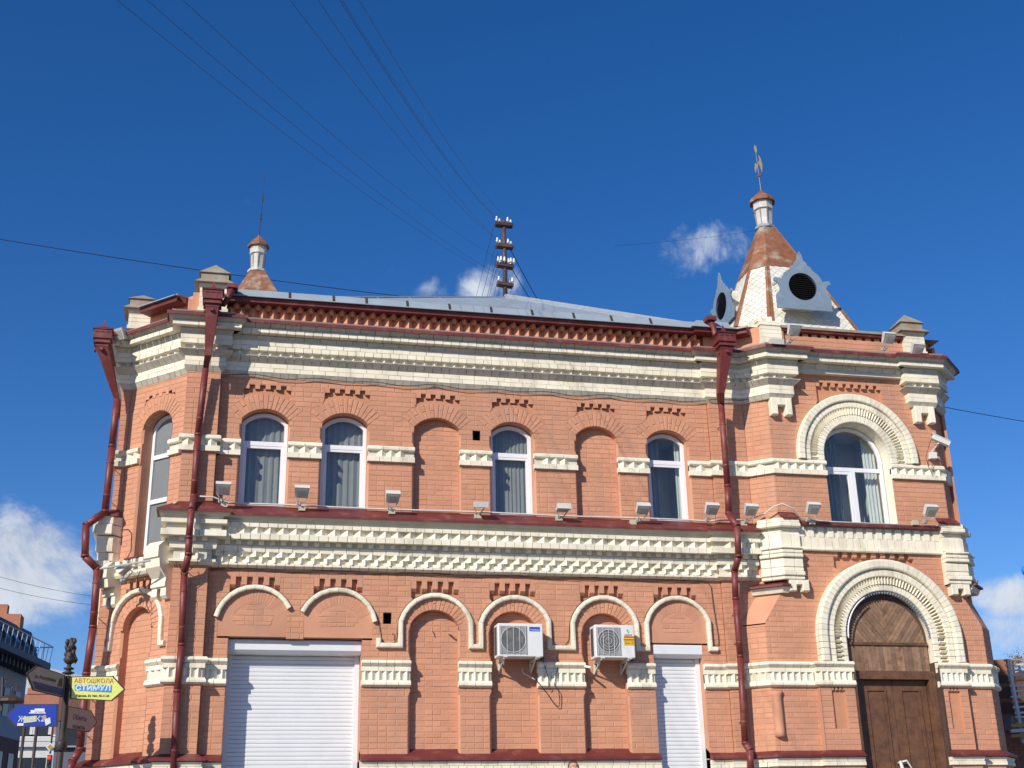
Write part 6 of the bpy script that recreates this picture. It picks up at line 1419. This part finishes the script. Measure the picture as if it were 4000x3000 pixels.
for r_i in range(26):
    for c_i in range(8):
        q=MB(); q.box((a.x+.22+c_i*.25+(r_i%2)*.125,YR+.395,a.z-.5-r_i*.075),(.235,.02,.064))
        if r_i<16 and c_i<6: q.build('brick',SHB,sw)
q=MB(); q.box((a.x+.22,YR+.2,a.z-.05),(.35,.3,.3)); q.build('log_end',PAVE,t)
# foliage tuft and a blue street lamp beyond
q=MB(); random.seed(3); c=gr(505,850,30)
for i in range(500):
    p=c+Vector((random.gauss(0,.22),random.gauss(0,.3),random.gauss(-.25,.2))); a=random.random()*6; s=.028; u=Vector((math.cos(a),math.sin(a),random.uniform(-.5,.5)))*s; v=Vector((-math.sin(a),math.cos(a)*.3,1)).normalized()*s; q.add([p-u,p+v,p+u,p-v],[(0,1,2,3)])
t=empty('tree','bare brownish tree top just showing above the half-built shed','tree',(c.x,c.y,0)); q.build('crown',mat('autumn_leaf',(.16,.12,.06),.8,.3,8),t,kind='stuff'); q=MB(); q.tube([(c.x,c.y,0),(c.x,c.y,c.z)],[.15,.04],6); q.build('trunk',PLK,t)
c=onY(4008,2228,15); t=empty('street_lamp','blue street lamp head cut by the right edge of the picture','street lamp',(c.x+.05,c.y,0)); q=MB(); q.lathe([(.03,-.18),(.10,-.12),(.14,0),(.09,.12),(.03,.16)],c,10); q.build('lamp_head',mat('bright_blue',(.02,.25,.75),.4),t,smooth=True); q=MB(); q.tube([(c.x+.05,c.y,0),(c.x+.05,c.y,c.z-.15)],.03,6); q.build('pole',IRON,t)
# ---- the person whose head shows at the bottom edge
PX,PYY=4.93,-1.0; PZ=1.15
hz=onY(2236,2971,PYY).z; H=hz-PZ; k=H/1.75
t=empty('person','short-haired man in a dark jacket standing by the wall, only his head in the picture','person',(PX,PYY,PZ))
SKN=mat('skin',(.50,.27,.19),.5,.06); HR=mat('dark_hair',(.035,.022,.016),.7,.2,30); JK=mat('dark_jacket',(.04,.045,.06),.8,.15); TR=mat('dark_trousers',(.03,.03,.035),.8,.15); SH=mat('black_shoe',(.015,.015,.015),.5)
def skinmesh(name,pts,edges,rad,m,par,root=0,sub=2):
    me=bpy.data.meshes.new(name); me.from_pydata([tuple(Vector(p)*k) for p in pts],edges,[]); o=bpy.data.objects.new(name,me); COL.objects.link(o); o.parent=par; me.materials.append(m)
    s=o.modifiers.new('s','SKIN'); 
    for i,r in enumerate(rad): 
        rr=r if isinstance(r,tuple) else (r,r); me.skin_vertices[0].data[i].radius=(rr[0]*k,rr[1]*k)
    me.skin_vertices[0].data[root].use_root=True; s.use_smooth_shade=True
    u=o.modifiers.new('u','SUBSURF'); u.levels=sub; u.render_levels=sub; return o
# body: hips, waist, chest, neck, head, arms, legs
bp_=[(0,0,.95),(0,.0,1.12),(0,.0,1.32),(0,0,1.44),(0,-.01,1.53),(0,-.02,1.60),(0,-.02,1.68),
 (-.19,0,1.40),(-.26,.01,1.14),(-.27,-.03,.90),(-.27,-.05,.80),(.19,0,1.40),(.26,.01,1.14),(.27,-.03,.90),(.27,-.05,.80),
 (-.10,0,.90),(-.11,.0,.50),(-.12,.03,.09),(-.13,-.10,.04),(.10,0,.90),(.11,0,.50),(.12,.03,.09),(.13,-.10,.04)]
be=[(0,1),(1,2),(2,3),(3,4),(4,5),(5,6),(2,7),(7,8),(8,9),(9,10),(2,11),(11,12),(12,13),(13,14),(0,15),(15,16),(16,17),(17,18),(0,19),(19,20),(20,21),(21,22)]
br=[(.15,.11),(.14,.10),(.17,.11),(.07,.06),(.055,.06),(.075,.09),(.075,.09),.06,.045,.032,.03,.06,.045,.032,.03,.085,.06,.04,.035,.085,.06,.04,.035]
body=skinmesh('body',bp_,be,br,SKN,t)
jk=skinmesh('jacket',[p for p in bp_[:4]]+bp_[7:10]+bp_[11:14],[(0,1),(1,2),(2,3),(2,4),(4,5),(5,6),(2,7),(7,8),(8,9)],[(.17,.13),(.16,.12),(.19,.13),(.08,.07),.075,.058,.045,.075,.058,.045],JK,t)
tr=skinmesh('trousers',[bp_[0]]+bp_[15:18]+bp_[19:22],[(0,1),(1,2),(2,3),(0,4),(4,5),(5,6)],[(.16,.12),.10,.075,.055,.10,.075,.055],TR,t)
def ell(name,c,r,m,par,cutz=None,n=20):
    bm=bmesh.new(); bmesh.ops.create_uvsphere(bm,u_segments=n,v_segments=n//2+4,radius=1)
    for v in bm.verts: v.co=Vector((v.co.x*r[0],v.co.y*r[1],v.co.z*r[2]))*k
    if cutz: bmesh.ops.delete(bm,geom=[v for v in bm.verts if cutz(v.co/k)],context='VERTS')
    me=bpy.data.meshes.new(name); bm.to_mesh(me); bm.free(); me.materials.append(m)
    for p in me.polygons: p.use_smooth=True
    o=bpy.data.objects.new(name,me); COL.objects.link(o); o.parent=par; o.location=Vector(c)*k; return o
hd=ell('head',(0,-.02,1.64),(.076,.098,.105),SKN,t)
def hcut(c): return (c.y<-.03 and c.z<.062) or c.z<-.03
ell('hair',(0,-.01,1.648),(.084,.105,.104),HR,t,hcut,28)
ell('nose',(0,-.118,1.625),(.014,.02,.022),SKN,t); ell('ear',(-.080,-.01,1.63),(.012,.022,.032),SKN,t); ell('ear',(.080,-.01,1.63),(.012,.022,.032),SKN,t)
for s in (-1,1): ell('eye',(s*.03,-.103,1.645),(.014,.012,.009),PVC,t); ell('eyebrow',(s*.031,-.110,1.667),(.02,.008,.005),HR,t)
ell('mouth',(0,-.110,1.59),(.024,.008,.006),mat('lips',(.35,.12,.10),.5),t)
for s in (-1,1):
    ell('shoe',(s*.125,-.05,.045),(.05,.14,.045),SH,t)
    for j in range(5):
        q=MB(); x=s*.27+ (j-2)*.016*s; L2=[.05,.085,.095,.088,.07][j]; q.tube([Vector((PX,PYY,PZ))+Vector(p)*k for p in ((x,-.05-.01*abs(j-2),.80),(x,-.07,.80-L2*.6),(x,-.055,.80-L2))],[.011*k,.010*k,.008*k],6); q.build('finger',SKN,t,smooth=True)
